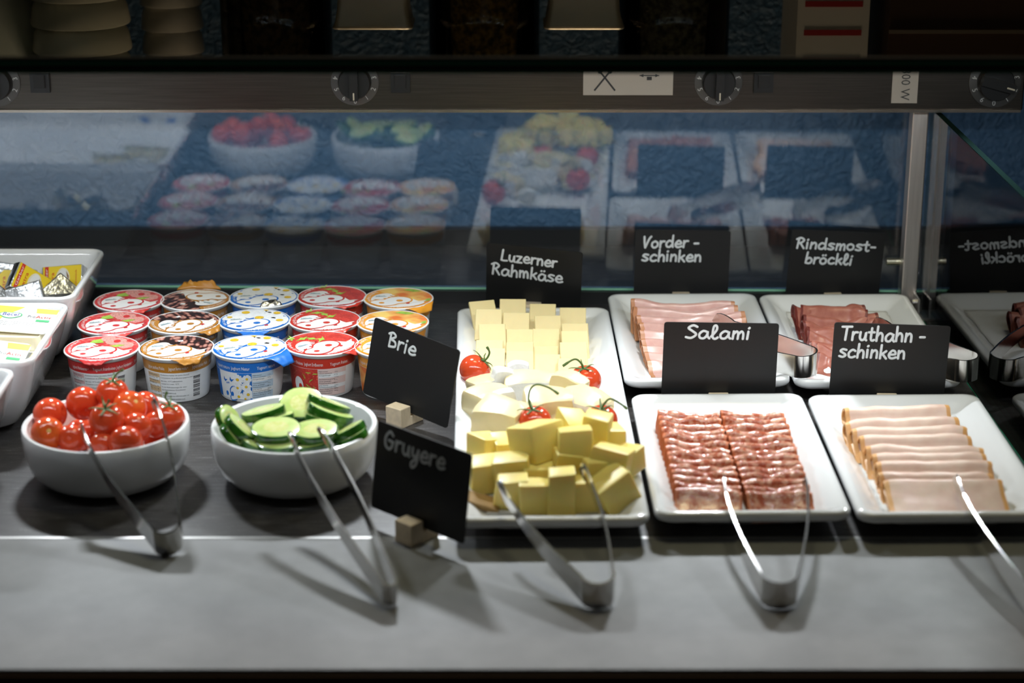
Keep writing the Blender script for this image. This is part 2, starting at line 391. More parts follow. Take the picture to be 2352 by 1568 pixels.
# ---------------------------------------------------------------- palette
M_white=P('glazed_porcelain',(.80,.81,.82),.09,coat=.3)
M_mel=P('white_melamine',(.78,.78,.79),.10,coat=1.0)
M_black=P('black_card',(.012,.012,.012),.42,spec=.35)
M_chalk=P('white_marker',(.72,.74,.74),.6)
M_wood=P('pale_pine',(.80,.65,.45),.6,var=.14,vscale=160,stretch=(1,6,1),bump=.05)
M_steel=P('polished_steel',(.66,.65,.63),.17,metal=1)
M_brush=P('brushed_steel',(.13,.115,.10),.30,metal=1,var=.2,vscale=90,stretch=(.15,1,8))
M_post=P('satin_steel',(.78,.72,.67),.42,metal=1,var=.12,vscale=60,stretch=(6,6,.3))
def counter_mat():
    m,t,b=new_mat('black_grained_laminate'); N=t.nodes; L=t.links
    c=N.new('ShaderNodeTexCoord'); mp=N.new('ShaderNodeMapping'); L.new(c.outputs['Object'],mp.inputs[0]); mp.inputs['Scale'].default_value=(3,26,1)
    n=N.new('ShaderNodeTexNoise'); n.inputs['Scale'].default_value=7; n.inputs['Detail'].default_value=8; n.inputs['Roughness'].default_value=.65; L.new(mp.outputs[0],n.inputs['Vector'])
    r=N.new('ShaderNodeValToRGB'); L.new(n.outputs[0],r.inputs[0]); e=r.color_ramp.elements
    e[0].position=.3; e[0].color=(.016,.014,.013,1); e[1].position=.75; e[1].color=(.046,.042,.041,1)
    # dried wipe marks and crumbs
    d=N.new('ShaderNodeTexNoise'); d.inputs['Scale'].default_value=900; d.inputs['Detail'].default_value=2; L.new(c.outputs['Object'],d.inputs['Vector'])
    d2=N.new('ShaderNodeTexNoise'); d2.inputs['Scale'].default_value=14; d2.inputs['Detail'].default_value=4; L.new(mp.outputs[0],d2.inputs['Vector'])
    mu=N.new('ShaderNodeMath'); mu.operation='MULTIPLY'; L.new(d.outputs[0],mu.inputs[0]); L.new(d2.outputs[0],mu.inputs[1])
    r2=N.new('ShaderNodeValToRGB'); L.new(mu.outputs[0],r2.inputs[0]); r2.color_ramp.elements[0].position=.30; r2.color_ramp.elements[1].position=.48
    mx=N.new('ShaderNodeMixRGB'); L.new(r2.outputs[0],mx.inputs[0]); L.new(r.outputs[0],mx.inputs[1]); mx.inputs[2].default_value=(.17,.17,.17,1)
    L.new(mx.outputs[0],b.inputs['Base Color']); b.inputs['Roughness'].default_value=.40
    bn=N.new('ShaderNodeBump'); bn.inputs['Strength'].default_value=.15; bn.inputs['Distance'].default_value=.001; L.new(n.outputs[0],bn.inputs['Height']); L.new(bn.outputs[0],b.inputs['Normal'])
    return m
M_counter=counter_mat()
M_slab=P('grey_stone_slab',(.20,.205,.21),.55,var=.22,vscale=22,detail=8,bump=.06,bscale=500)
M_ledge=P('black_laminate',(.014,.013,.013),.38)
M_dark=P('cabinet_dark',(.006,.005,.005),.6)
M_edgewood=P('slab_edge_brown',(.05,.03,.018),.6)
def wall_mat():
    m,t,b=new_mat('blue_textured_wallpaper'); N=t.nodes; L=t.links
    b.inputs['Base Color'].default_value=(.055,.125,.225,1); b.inputs['Roughness'].default_value=.55
    c=N.new('ShaderNodeTexCoord'); v=N.new('ShaderNodeTexNoise'); v.inputs['Scale'].default_value=75; v.inputs['Detail'].default_value=5; v.inputs['Distortion'].default_value=1.6
    L.new(c.outputs['Object'],v.inputs['Vector'])
    bn=N.new('ShaderNodeBump'); bn.inputs['Strength'].default_value=.9; bn.inputs['Distance'].default_value=.006; L.new(v.outputs[0],bn.inputs['Height']); L.new(bn.outputs[0],b.inputs['Normal'])
    return m
M_wall=wall_mat()
M_pane=pane_mat('clear_pane',(.97,.985,.98),1.72)
M_sidepane=pane_mat('divider_pane',(.90,.96,.94),1.5)
M_shelf=pane_mat('shelf_glass',(.86,.93,.90),1.5)
M_gedge=P('green_glass_edge',(.02,.16,.09),.2)
M_gedge2=P('green_glass_bottom_edge',(.30,.65,.42),.35)
M_trim=P('black_trim',(.004,.004,.004),.5)
M_blk=P('black_plastic',(.010,.010,.010),.35)
M_print=P('grey_print',(.45,.45,.43),.6)
M_sticker=P('off_white_sticker',(.36,.32,.27),.55)

# ---------------------------------------------------------------- the setting
mb=MB(); mb.add(*box((0,.862,.53),(3.2,.02,1.12))); struct(mb.build('wall_back',M_wall,smooth=0))
mb=MB(); mb.add(*box((0,.845,.010),(3.2,.014,.022))); struct(mb.build('baseboard_back',M_ledge,smooth=0))
mb=MB(); mb.add(*box((0,-1.2,-.91),(6,5,.02))); struct(mb.build('floor',P('floor_dark',(.03,.025,.02),.7),smooth=0))
# counter: black grained top, grey front slab, steel joint, dark cabinet
ct=thing('buffet_counter','long buffet counter with black grained top and grey stone front slab','counter',(0,0,0))
mb=MB(); mb.add(*box((0,.428,-.02),(3.2,.82,.04))); mb.build('counter_top',M_counter,ct,0)['label']='black wood-grained counter top'
mb=MB(); mb.add(*box((0,-.094,-.020),(3.2,.218,.04))); o=mb.build('front_slab',M_slab,ct,0); o['label']='grey stone front slab'
mb=MB(); mb.add(*box((0,.0165,-.0195),(3.2,.003,.0396))); mb.build('joint_strip',P('joint_steel',(.6,.6,.58),.35,metal=1),ct,0)
mb=MB(); mb.add(*box((0,-.2045,-.022),(3.2,.003,.036))); mb.build('edge_band',M_edgewood,ct,0)
mb=MB(); mb.add(*box((0,.28,-.47),(3.2,.9,.855))); mb.build('cabinet_body',M_dark,ct,0)
# ---------------------------------------------------------------- glass
rz=math.radians(-1.2); tl=math.radians(1.0)
rp=thing('rear_glass_panel','upright clear glass panel behind the food, mirroring the trays','glass panel',(0,.628,0),rz)
mb=MB(); mb.add(*box((-.36,0,.125),(1.62,.005,.216),Matrix.Rotation(tl,4,'X'))); g=mb.build('pane',M_pane,rp,0); 
for v in g.data.vertices: pass
g.rotation_euler=(tl,0,0)
mb=MB(); mb.add(*box((-.36,-.0005,.0155),(1.62,.0062,.0018))); mb.build('lower_edge',M_gedge2,rp,0)['label']='green lower edge of the glass'
mb=MB(); mb.add(*box((-.36,-.001,.007),(1.62,.014,.014))); mb.add(*box((-.36,.028,.004),(1.62,.05,.008))); mb.build('base_channel',P('channel_black',(.016,.016,.016),.4),rp,0)
# dividing pane at the right end, running towards the front
sp=thing('glass_divider','upright glass side panel right of the turkey and beef trays','glass panel',(.4330,.59,0),math.radians(2.0))
L6=[(0,.0012),(0,.2215),(-.80,.2215),(-.80,.0012)]
mb=MB(); mb.add(*loft([[(x,y,z) for y,z in L6] for x in(0,.006)])); mb.build('pane',M_sidepane,sp,0)
mb=MB(); mb.add(*box((.003,-.40,.2218),(.006,.80,.0006))); mb.build('upper_edge',P('dark_glass_edge',(.005,.012,.011),.9,spec=0),sp,0)
mb=MB(); mb.add(*box((.003,-.40,.0006),(.007,.80,.0012))); mb.build('lower_edge',M_gedge,sp,0)
cl=thing('glass_clip','small steel clip gripping the glass divider by the post','clip',(.431,.575,0))
mb=MB(); mb.add(*box((-.003,0,.012),(.0022,.03,.024))); mb.add(*box((.0125,0,.012),(.0022,.03,.024))); mb.add(*box((.0045,0,.0015),(.015,.03,.003))); mb.build('jaw',M_post,cl,0)
mb=MB(); mb.add(*tube([(-.004,0,.016),(-.0075,0,.016)],.004,12)); mb.build('screw',M_steel,cl)
ps=thing('steel_post','square stainless steel post at the corner of the glass','post',(.4225,.598,0),0)
mb=MB(); mb.add(*box((0,0,.113),(.0165,.02,.224))); o=mb.build('tube',M_post,ps,0); bv=o.modifiers.new('Bevel','BEVEL'); bv.width=.0012; bv.segments=2
mb=MB(); mb.add(*tube([(-.022,.012,.051),(-.006,.012,.051)],.0042,14)); mb.build('standoff',P('pale_brass',(.7,.66,.5),.3,metal=1),ps)
# ---------------------------------------------------------------- glass shelf over the food
gs=thing('glass_shelf','horizontal clear glass shelf above the food with dark front edge','shelf',(0,0,0))
mb=MB(); mb.add(*box((0,.272,.392),(3.0,.570,.008))); mb.build('pane',M_shelf,gs,0)
mb=MB(); mb.add(*box((0,-.0165,.3905),(3.0,.006,.0115))); mb.build('front_trim',M_trim,gs,0)
mb=MB(); mb.add(*box((0,-.0198,.3925),(3.0,.0006,.0022))); mb.add(*box((0,-.0198,.3862),(3.0,.0006,.0012))); mb.build('glass_edge',P('edge_glow_green',(.02,.20,.10),.15),gs,0)
t=thing('wall_fill_housing','slim dark housing added for the wall fill light behind the rear glass','lamp',(-.35,.672,.211))  # made-up fixture that carries the added wall fill light
mb=MB(); mb.add(*box((0,0,.061),(1.5,.02,.122))); mb.build('housing',M_trim,t,0)
for i,x in enumerate((-.72,-.42,-.11,.20,.51)):
    t=thing('led_module','slim black led lamp under the rear of the glass shelf, %s from the left'%ORD[i],'lamp',(x,.45,.374),0,'led lamps under the shelf')
    mb=MB(); mb.add(*box((0,0,.007),(.09,.03,.0135))); mb.build('housing',M_trim,t,0)
# ---------------------------------------------------------------- heat bridge with control panel
hb=thing('heat_bridge','long stainless steel food warmer with black dials above the rear glass','food warmer',(0,.56,0))
mb=MB(); mb.add(*box((-.44,.022,.2785),(1.92,.044,.104))); o=mb.build('control_panel',M_brush,hb,0); bv=o.modifiers.new('Bevel','BEVEL'); bv.width=.0016; bv.segments=2
mb=MB(); mb.add(*box((-.44,-.0012,.2263),(1.915,.0024,.0026))); mb.build('bottom_lip',P('bright_lip',(.9,.82,.72),.22,metal=1),hb,0)
mb=MB(); mb.add(*box((-.44,.17,.375),(1.92,.34,.085))); mb.build('housing',M_brush,hb,0)
mb=MB(); mb.add(*box((-.44,.17,.4185),(1.92,.34,.003))); mb.build('top_plate',M_brush,hb,0)
def dial(x,z,r,ang):
    mb=MB(); mb.add(*lathe([(0,0),(r,0),(r,.0016),(r*.97,.002),(0,.002)],48),0,Matrix.Translation((x,0,z))@Matrix.Rotation(PI/2,4,'X'))
    d=mb.build('dial',P('dial_grey',(.05,.048,.045),.45),hb)
    nb=MB()
    for i,c in enumerate('4560123'):
        a=math.radians(-90+(i-3)*34); cx=x+math.cos(a)*r*.82; cz=z+math.sin(a)*r*.82; ro=a+PI/2
        fn=lambda p,q:(cx+p*math.cos(ro)-q*math.sin(ro),-.0023,cz+p*math.sin(ro)+q*math.cos(ro))
        put_text(nb,c,fn,r*.2,0,0,-r*.1,align='c')
    nb.build('dial_numbers',M_print,d,0)
    kb=MB(); kb.add(*lathe([(0,0),(r*.70,0),(r*.68,.008),(r*.64,.010),(0,.010)],40),0,Matrix.Translation((x,-.002,z))@Matrix.Rotation(PI/2,4,'X'))
    kb.add(*box((0,-.015,0),(r*.34,.012,r*1.3)),0,Matrix.Translation((x,0,z))@Matrix.Rotation(ang,4,'Y'))
    k=kb.build('knob',M_blk,hb)
    pb=MB(); pb.add(*box((0,-.0212,-r*.46),(r*.06,.0006,r*.3)),0,Matrix.Translation((x,0,z))@Matrix.Rotation(ang,4,'Y')); pb.build('pointer',P('pointer_cream',(.5,.45,.35),.5),k,0)
dial(-.5226,.2555,.0243,0); dial(-.1593,.2566,.0243,0); dial(.2092,.2566,.0243,0); dial(.4895,.2565,.0265,-1.3)
for x in(-.478,-.113,.2547):
    mb=MB(); mb.add(*box((x,-.002,.256),(.0195,.004,.0205))); s=mb.build('switch',M_blk,hb,0)
    mb=MB(); mb.add(*box((x,-.0052,.2575),(.011,.004,.013),None),0,None); mb.build('rocker',P('rocker_black',(.03,.03,.03),.2),s,0)
M_ink=P('symbol_ink',(.02,.02,.02),.6)
lb=MB(); lb.add(*box((.1177,-.0006,.2575),(.091,.0012,.0295))); l1=lb.build('instruction_sticker',M_sticker,hb,0)
lb=MB()
for s in(-1,1): lb.add(*tube([(.094-s*.0105,-.0014,.2475),(.094+s*.0045,-.0014,.2665)],.0009,6,.3,up=(0,1,0)))
lb.add(*lathe([(0,0),(.0022,0),(.0022,.0004),(0,.0004)],14),0,Matrix.Translation((.089,-.0012,.2672))@Matrix.Rotation(PI/2,4,'X'))
lb.add(*lathe([(0,0),(.0022,0),(.0022,.0004),(0,.0004)],14),0,Matrix.Translation((.099,-.0012,.2672))@Matrix.Rotation(PI/2,4,'X'))
lb.build('cutlery_symbol',M_ink,l1,0); lb=MB()
lb.add(*box((.139,-.0014,.2630),(.020,.0004,.0010))); lb.add(*box((.139,-.0014,.2600),(.005,.0004,.0035)))
lb.add([(.129,-.0014,.263),(.133,-.0014,.2648),(.133,-.0014,.2612)],[(0,2,1)]); lb.add([(.149,-.0014,.263),(.145,-.0014,.2648),(.145,-.0014,.2612)],[(0,1,2)])
lb.build('arrow_symbol',M_ink,l1,0)
lb=MB(); lb.add(*box((.3985,-.0006,.2665),(.0262,.0012,.064))); l2=lb.build('power_sticker',M_sticker,hb,0)
lb=MB(); put_text(lb,'max. 300 W',lambda a,b:(.3945+b,-.0014,.296-a),.0092,0,0,0,width=.0585); lb.build('sticker_text',P('text_ink',(.03,.03,.03),.6),l2,0)
m,t,b=new_mat('orange_pilot_light'); b.inputs['Base Color'].default_value=(.5,.16,.02,1); b.inputs['Emission Color'].default_value=(1,.3,.03,1); b.inputs['Emission Strength'].default_value=1.6
mb=MB(); mb.add(*lathe([(.0045,0),(.0045,.002),(.003,.004),(0,.0047)],20),0,Matrix.Translation((.439,0,.2833))@Matrix.Rotation(PI/2,4,'X')); mb.build('pilot_light',m,hb)
# ---------------------------------------------------------------- crockery and jars standing on the warmer, mirrored in the glass shelf
M_grey=P('grey_green_glaze',(.62,.60,.48),.18)
M_stone=P('stone_glaze',(.70,.66,.58),.2)
def small_bowl(name,label,x,y,z,r,h,mat,grp):
    mb=MB(); mb.add(*lathe([(0,.003),(r*.5,.003),(r*.55,0),(r*.62,0),(r*.78,h*.25),(r*.95,h*.6),(r,h-.002),(r*.99,h),(r*.96,h-.001),(r*.88,h*.55),(r*.6,h*.16),(0,h*.1)],40))
    return tag(mb.build(name,mat,loc=(x,y,z)),label,'bowl',grp)
T0=.4205
for k in range(4): small_bowl('cereal_bowl','grey-green bowl in the wide stack above the warmer, %s from the bottom'%ORD[k],-.455,.665,T0+k*.028,.052,.046,M_grey,'wide bowls stacked on the warmer')
for k in range(5): small_bowl('dessert_bowl','stone-coloured bowl in the narrow stack above the warmer, %s from the bottom'%ORD[k],-.372,.745,T0+k*.026,.034,.042,M_stone,'small bowls stacked on the warmer')
small_bowl('serving_bowl','large pale grey bowl at the left end above the warmer',-.56,.70,T0,.062,.12,P('pale_glaze',(.62,.66,.58),.15),None)
M_tin=P('warm_tin',(.75,.68,.55),.4,metal=.6)
M_jar=pane_mat('jar_glass',(.93,.95,.93),1.45)
for nm,x,cc,lab in(('muesli',-.255,(.045,.026,.012),'glass jar of dark muesli above the warmer, nearest the bowls'),('dried_fruit',-.030,(.10,.055,.012),'glass jar of dried fruit above the middle of the warmer'),('seed',.175,(.07,.055,.035),'glass jar of seeds above the warmer, nearest the machine')):
    j=thing('storage_jar',lab,'jar',(x,.72,T0),0,'jars on the warmer')
    mb=MB(); mb.add(*lathe([(0,0),(.058,0),(.060,.003),(.060,.17),(.055,.175),(.052,.175),(.0565,.168),(.0565,.005),(0,.004)],40)); mb.build('glass',M_jar,j)
    mb=MB(); mb.add(*lathe([(0,.005),(.055,.005),(.055,.15),(0,.153)],36)); mb.build('contents',P(nm+'_fill',tuple(min(6*q,.8) for q in cc),.8,var=.8,vscale=160,bump=1,bscale=180),j)
    mb=MB(); mb.add(*lathe([(.058,.176),(.062,.178),(.062,.19),(.05,.196),(0,.196)],36)); mb.build('lid',M_steel,j)
for x,lab in((-.145,'low steel container between the muesli and dried fruit jars'),(.075,'low steel container between the dried fruit and seed jars')):
    c=thing('steel_container',lab,'container',(x,.66,T0),0,'steel containers on the warmer')
    def rr(h,i): return [(a,b,h) for a,b in rrect(.040-i,.03-i,.006)]
    mb=MB(); mb.add(*loft([rr(0,.006),rr(.055,.003),rr(.072,0),rr(.0735,-.002),rr(.075,-.001),rr(.072,.003),rr(.004,.008)],True,True)); mb.build('body',M_tin,c)
    mb=MB(); mb.add(*box((.012,0,.079),(.05,.004,.003))); mb.build('spoon_handle',M_steel,c,0)
mc=thing('white_carton','white carton with red stripes above the warmer','box',(.335,.70,T0))
mb=MB(); mb.add(*box((0,0,.10),(.075,.12,.20))); mb.build('board',P('carton_white',(.6,.57,.52),.5),mc,0)
mb=MB()
for k in range(3): mb.add(*box((.0,-.0605,.05+k*.03),(.06,.001,.006)))
mb.build('stripe',P('carton_red',(.35,.02,.02),.5),mc,0)
bm_=thing('coffee_machine','dark brown appliance at the right end above the warmer','machine',(.47,.70,T0))
mb=MB(); mb.add(*box((0,0,.13),(.16,.16,.26))); mb.build('casing',P('brown_casing',(.05,.025,.015),.4),bm_,0)
mb=MB(); mb.add(*box((0,-.0815,.075),(.16,.003,.004))); mb.build('trim_line',P('warm_trim',(.7,.55,.4),.35,metal=1),bm_,0)
# ---------------------------------------------------------------- trays
def tray(label,cx,cy,w,l,cat='tray'):
    t=thing('serving_tray',label,cat,(cx,cy,0),math.radians(1.06),'white serving trays')
    hx,hy=w/2,l/2
    def R(ins,z,r): return [(x,y,z) for x,y in rrect(hx-ins,hy-ins,max(r,.003),7)]
    rings=[R(.040,.0012,.012),R(.036,0,.012),R(.032,0,.012),R(.030,.003,.012),R(.018,.0105,.012),R(.004,.0145,.013),R(.001,.0165,.013),R(0,.019,.013),R(.0004,.0225,.013),R(.002,.0238,.012),R(.005,.024,.011),R(.008,.0233,.010),R(.016,.0185,.007),R(.0225,.0135,.005),R(.025,.0124,.006),R(.029,.012,.006)]
    mb=MB(); mb.add(*loft(rings)); mb.build('dish',M_white,t,60)
    return t
tray('long white rectangular platter holding the three cheeses',.0265,.268,.157,.536,'platter')
tray('white rectangular tray of pink folded ham behind the salami sign',.1819,.4505,.157,.267)
tray('white rectangular tray of dark red dried beef by the steel post',.3423,.4485,.158,.267)
tray('white rectangular tray of two salami rows in front',.1906,.1470,.158,.272)
tray('white rectangular tray of pale turkey slices in front at right',.3525,.1452,.158,.272)
M_paper=P('paper_liner',(.80,.80,.80),.85,bump=.3,bscale=420)
def liner(label,cx,cy,w,l,seed):
    rr=random.Random(seed); nx,ny=26,40; v=[];f=[]
    for j in range(ny+1):
        for i in range(nx+1):
            u=i/nx*2-1; q=j/ny*2-1; ex=max(abs(u)**8,abs(q)**10)
            n=noise.noise(Vector((u*4+seed,q*5,seed)))
            v.append((u*w/2*(1+.02*rr.uniform(-1,1)*(abs(u)>.95)),q*l/2,.0128+.0006*n+.0005))
    for j in range(ny):
        for i in range(nx): a=j*(nx+1)+i; f.append((a,a+1,a+nx+2,a+nx+1))
    mb=MB(); mb.add(v,f); o=mb.build('paper_liner',M_paper,smooth=180,loc=(cx,cy,0),rot=(0,0,math.radians(1.06)))
    o.modifiers.new('Thickness','SOLIDIFY').thickness=.0003
    return tag(o,label,'paper','paper liners')
liner('thin white paper liner under the folded ham slices',.1819,.4505,.104,.210,1)
liner('thin white paper liner under the dark beef slices',.3423,.4485,.106,.210,2)
liner('thin white paper liner under the two rows of salami',.1906,.1470,.104,.212,3)
liner('thin white paper liner under the turkey slices',.3525,.1452,.106,.212,4)
liner('thin white paper liner under the brie and cheese cubes',.0290,.20,.104,.33,5)
# ---------------------------------------------------------------- folded slices
def fold(name,label,cat,grp,A,B,L,drop,rf,th,mats,seed,sag=.003,wave=.0012,base=.0135):
    """a slice folded double: ridge from A to B, both leaves running down towards the viewer"""
    A=Vector(A);B=Vector(B); mid=(A+B)/2; ex=(B-A); W=ex.length; yaw=math.atan2(ex.y,ex.x); tx=math.atan2(ex.z,math.hypot(ex.x,ex.y))
    rr=random.Random(seed); ph=rr.uniform(0,9); ln=math.hypot(L,drop); d=Vector((L/ln,-drop/ln)); no=Vector((drop/ln,L/ln)); s0=rf*1.3/ln
    S=[s0*k/5 for k in range(6)]+[s0+(1-s0)*(k/10) for k in range(1,11)]
    def o_(s,k): 
        f=math.sqrt(max(0,1-(1-s/s0)**2)) if s<s0 else 1
        dec=1 if s<s0 else math.exp(-(s-s0)*3.2*(1/k))
        return max(rf*k*f*dec, th*.62*min(1,s/s0))
    ns=26; R=[]; nP=2*len(S)-1
    for q in range(ns+1):
        u=q/ns; x=(u-.5)*W; edge=max(0,(abs(2*u-1)-.75)/.25)
        k=1+.45*edge*rr.uniform(.7,1.2)+.25*noise.noise(Vector((u*3,ph,1)))
        prof=[d*(s*ln)+no*o_(s,k) for s in reversed(S)]+[d*(s*ln*.93)-no*o_(s,k) for s in S[1:]]
        top=max(p.y for p in prof)
        dz=-sag*(1-(2*u-1)**2)+wave*noise.noise(Vector((u*4+ph,seed*1.7,0)))-.0015*edge**2
        da=wave*1.4*noise.noise(Vector((u*3,ph,seed*.9)))
        n=len(prof); out=[];inn=[]
        for i,p in enumerate(prof):
            t=(prof[min(i+1,n-1)]-prof[max(i-1,0)]).normalized(); nn=Vector((-t.y,t.x)); w_=.0007*noise.noise(Vector((x*90,p.x*120,seed)))
            out.append(p+nn*(th/2+w_)); inn.append(p-nn*(th/2-w_))
        ring=out+inn[::-1]
        R.append([(x+.0012*noise.noise(Vector((p.x*200,seed,q//20))),-(p.x+da),p.y-top+dz) for p in ring])
    v,f=loft(R); Mx=Matrix.Translation(mid)@Matrix.Rotation(yaw,4,'Z')@Matrix.Rotation(-tx,4,'Y'); vv=[]
    for p in v:
        q=Mx@Vector(p)
        if q.z<base: q.z=base+(q.z-base)*.03
        vv.append(tuple(q-mid))
    m=len(R[0]); mi=[]
    for k in range(ns):
        for i in range(m): mi.append(1 if (i==nP-1 or i==m-1 or k==0 or k==ns-1) else 0)
    mi+=[1,1]
    mb=MB(); mb.add(vv,f,mi); o=mb.build(name,mats,smooth=60,loc=mid)
    return tag(o,label,cat,grp)
M_ham=P('cooked_ham',(.70,.44,.38),.33,sss=.15,col2=(.58,.31,.27),vscale=55,detail=5,coat=.15)
M_hamrind=P('smoked_rind',(.47,.20,.09),.4,sss=.1)
M_beef=P('dried_beef',(.44,.165,.115),.38,sss=.1,col2=(.32,.09,.06),vscale=90,detail=6,coat=.1)
M_beefrind=P('beef_rim',(.16,.03,.022),.4)
M_turk=P('turkey_breast',(.79,.60,.49),.42,sss=.15,col2=(.72,.49,.40),vscale=60,detail=5)
M_turkrind=P('golden_rim',(.70,.36,.12),.45,sss=.1)
M_sal=P('salami_meat',(.63,.33,.22),.22,sss=.1,col2=(.40,.085,.035),vscale=240,detail=3,ramp=(.42,.60),coat=.35,bump=.25,bscale=400)
M_salrind=P('salami_rim',(.55,.15,.05),.4)
nH=len(HAM)
for i,(a,b) in enumerate(HAM):
    fold('ham_slice','folded pink ham slice with golden brown rind, %s from the back'%ORD[i],'ham slice','folded ham slices',a,b,.034 if i<nH-1 else .031,.026-.0019*i,.0042-.00015*i,.0014,[M_ham,M_hamrind],i+1,sag=.006,wave=.0026)
for i,(a,b) in enumerate(BEEF):
    fold('beef_slice','folded dark red dried beef slice, %s from the back'%ORD[i],'dried beef slice','folded dried beef slices',a,b,.036 if i<8 else .040,.025-.0016*i,.0060-.0002*i,.0012,[M_beef,M_beefrind],i+31,sag=.008 if i not in(1,6) else .004,wave=.006)
for i,(a,b) in enumerate(TURK):
    fold('turkey_slice','rolled pale turkey slice with golden rim, %s from the back'%ORD[i] if i<8 else 'flat wide turkey slice lying open at the front of its tray','turkey slice','turkey slices',a,b,.032 if i<8 else .046,.020-.0005*i,.0052 if i<8 else .003,.0018,[M_turk,M_turkrind],i+61,sag=.001,wave=.0012)
for i in range(14):
    for col,T in(('left',SALL),('right',SALR)):
        a,b=T[i]
        fold('salami_slice','folded salami slice in the %s row, %s from the back'%(col,ORD[i]),'salami slice','salami slices, two rows',a,b,.021 if i<13 else .034,.0235-.0006*i,.0042,.0014,[M_sal,M_salrind],i+100+(20 if col=='right' else 0),sag=.0022 if i%3 else .0035,wave=.0030)
# ---------------------------------------------------------------- cheeses
M_cream=P('pale_cream_cheese',(.80,.66,.34),.5,sss=.25,var=.04,vscale=60)
CN=['leftmost','second','third','rightmost']; RN=['last row at the back','fourth row from the front','third row from the front','second row from the front','front row']
first=None
tl_=[math.radians(a) for a in(46,42,36,31,27)]
for c,r,p in SLICES:
    w_,l_,t_=.0268,.036,.0042
    lab='square slice of pale yellow cheese, %s column, %s'%(CN[c],RN[r])
    a=tl_[r]; rr=random.Random(c*7+r)
    rot=(a,0,math.radians(rr.uniform(-3,3)+(14 if (c,r)==(0,0) else 0)))
    # origin at the raised far edge
    if first is None:
        mb=MB(); v,f=rbox(w_,l_,t_,.0006,1); mb.add(v,f,0,Matrix.Translation((0,-l_/2,-t_/2))); first=mb.build('cheese_slice',M_cream); o=tag(first,lab,'cheese slice','cream cheese slices in four columns')
        o.location=p; o.rotation_euler=rot
    else: copy_thing(first,lab,p,rot)
M_brie=P('brie_paste',(.76,.64,.36),.38,sss=.3,var=.05,vscale=70,coat=.15)
M_rind=P('white_bloomy_rind',(.76,.75,.72),.85,bump=.35,bscale=300)
BL=['brie wedge at the left edge below the first tomato','small white-rinded brie crumb on top at the left','white rind-covered brie block against the yellow slices','long brie piece in the middle of the back','curled brie piece left of the right-hand tomato','long brie slab along the left edge of the platter','white-rinded brie chunk in the middle left','large brie wedge with white rind at the front left','soft brie piece just left of the front tomato','broad glossy brie piece behind the front tomato','brie piece behind the right front tomato','brie slab sloping down at the right edge','small brie piece between the two front tomatoes']
for i,(p,s,rt,m) in enumerate(BRIE):
    rr=random.Random(i+5); cor={}
    for ix in(-1,1):
        for iy in(-1,1):
            for iz in(-1,1):
                tw=1-.38*(ix+1)/2 if m!=3 else .9
                cor[ix,iy,iz]=Vector((ix*s[0]/2*rr.uniform(.82,1.05),iy*s[1]/2*tw*rr.uniform(.85,1.1),iz*s[2]/2*rr.uniform(.8,1.08)))
    mb=MB(); g=9
    for ax in range(3):
        for sg in(-1,1):
            v=[];f=[]
            for j in range(g+1):
                for k in range(g+1):
                    c=[0,0,0]; c[ax]=sg; c[(ax+1)%3]=2*j/g-1; c[(ax+2)%3]=2*k/g-1
                    q=Vector()
                    for key,cv in cor.items(): q+=cv*((1+key[0]*c[0])*(1+key[1]*c[1])*(1+key[2]*c[2])/8)
                    ab=sorted(abs(t) for t in c); q*=1-.05*ab[1]**10-.05*ab[0]**6
                    q+=Vector((0,0,.07*s[2]*math.cos(c[0]*2)))
                    q+=noise.noise_vector(q*70+Vector((i*3.3,0,0)))*.0012+noise.noise_vector(q*220+Vector((0,i*2.,0)))*.0004
                    v.append(tuple(q))
            for j in range(g):
                for k in range(g):
                    a_=j*(g+1)+k; t=(a_,a_+g+1,a_+g+2,a_+1); f.append(t if sg>0 else t[::-1])
            rind=m==3 or (ax==2 and sg<0) or (m==1 and ax==0 and sg<0) or (m==2 and ax==0 and sg>0) or (m==0 and ax==1)
            mb.add(v,f,1 if rind else 0)
    tag(mb.build('brie_piece',[M_brie,M_rind],smooth=42,loc=p,rot=tuple(math.radians(t) for t in rt)),BL[i],'cheese','brie pieces')
M_gru=P('gruyere_paste',(.92,.75,.22),.42,sss=.5,var=.06,vscale=50)
M_grurind=P('gruyere_rind',(.34,.20,.06),.7)
GLb=['gruyere cube at the back left beside the brie wedge','gruyere cube second from the left at the back','largest gruyere chunk, tilted, in front of the middle tomato','gruyere cube perched at the top of the heap with dark front face','upright gruyere piece in front of the right tomato','gruyere piece at the very back between the two tomatoes','small gruyere cube behind the right edge of the heap','gruyere cube on the right of the heap','rightmost gruyere cube near the platter edge','gruyere cube at the left edge next to its sign','gruyere cube in the second row, left of centre','shaded gruyere cube in the gap at the centre of the heap','front gruyere cube behind the left tong tip','front gruyere cube left of the tall block','tall upright gruyere block in the front row','narrow front gruyere block right of the tall one','big tilted gruyere cube at the front right','gruyere cube right of centre under the tong','thin gruyere rind sliver at the front left corner','small gruyere block in the middle beneath the perched cube']
for i,(p,s,rt) in enumerate(GRUY):
    mb=MB(); v,f=rbox(*[q*1.07 for q in s],min(s)*.07,2)
    r_=random.Random(i+3); k1,k2,k3=[r_.uniform(-.16,.16) for _ in range(3)]; k4=r_.uniform(-4,4)
    v=[(lambda q:tuple(Vector((q[0]*(1+k4*q[2])+k1*q[2],q[1]+k2*q[2],q[2]+k3*q[0]))+noise.noise_vector(Vector(q)*60+Vector((i*2.1,0,0)))*.0011))(q) for q in v]
    mb.add(v,f,0)
    p=(p[0],p[1],max(p[2],.0135+s[2]/2*.9))
    tag(mb.build('gruyere_cube',[M_grurind if i==18 else M_gru],smooth=35,loc=p,rot=tuple(math.radians(a) for a in rt)),GLb[i],'cheese cube','gruyere cubes')
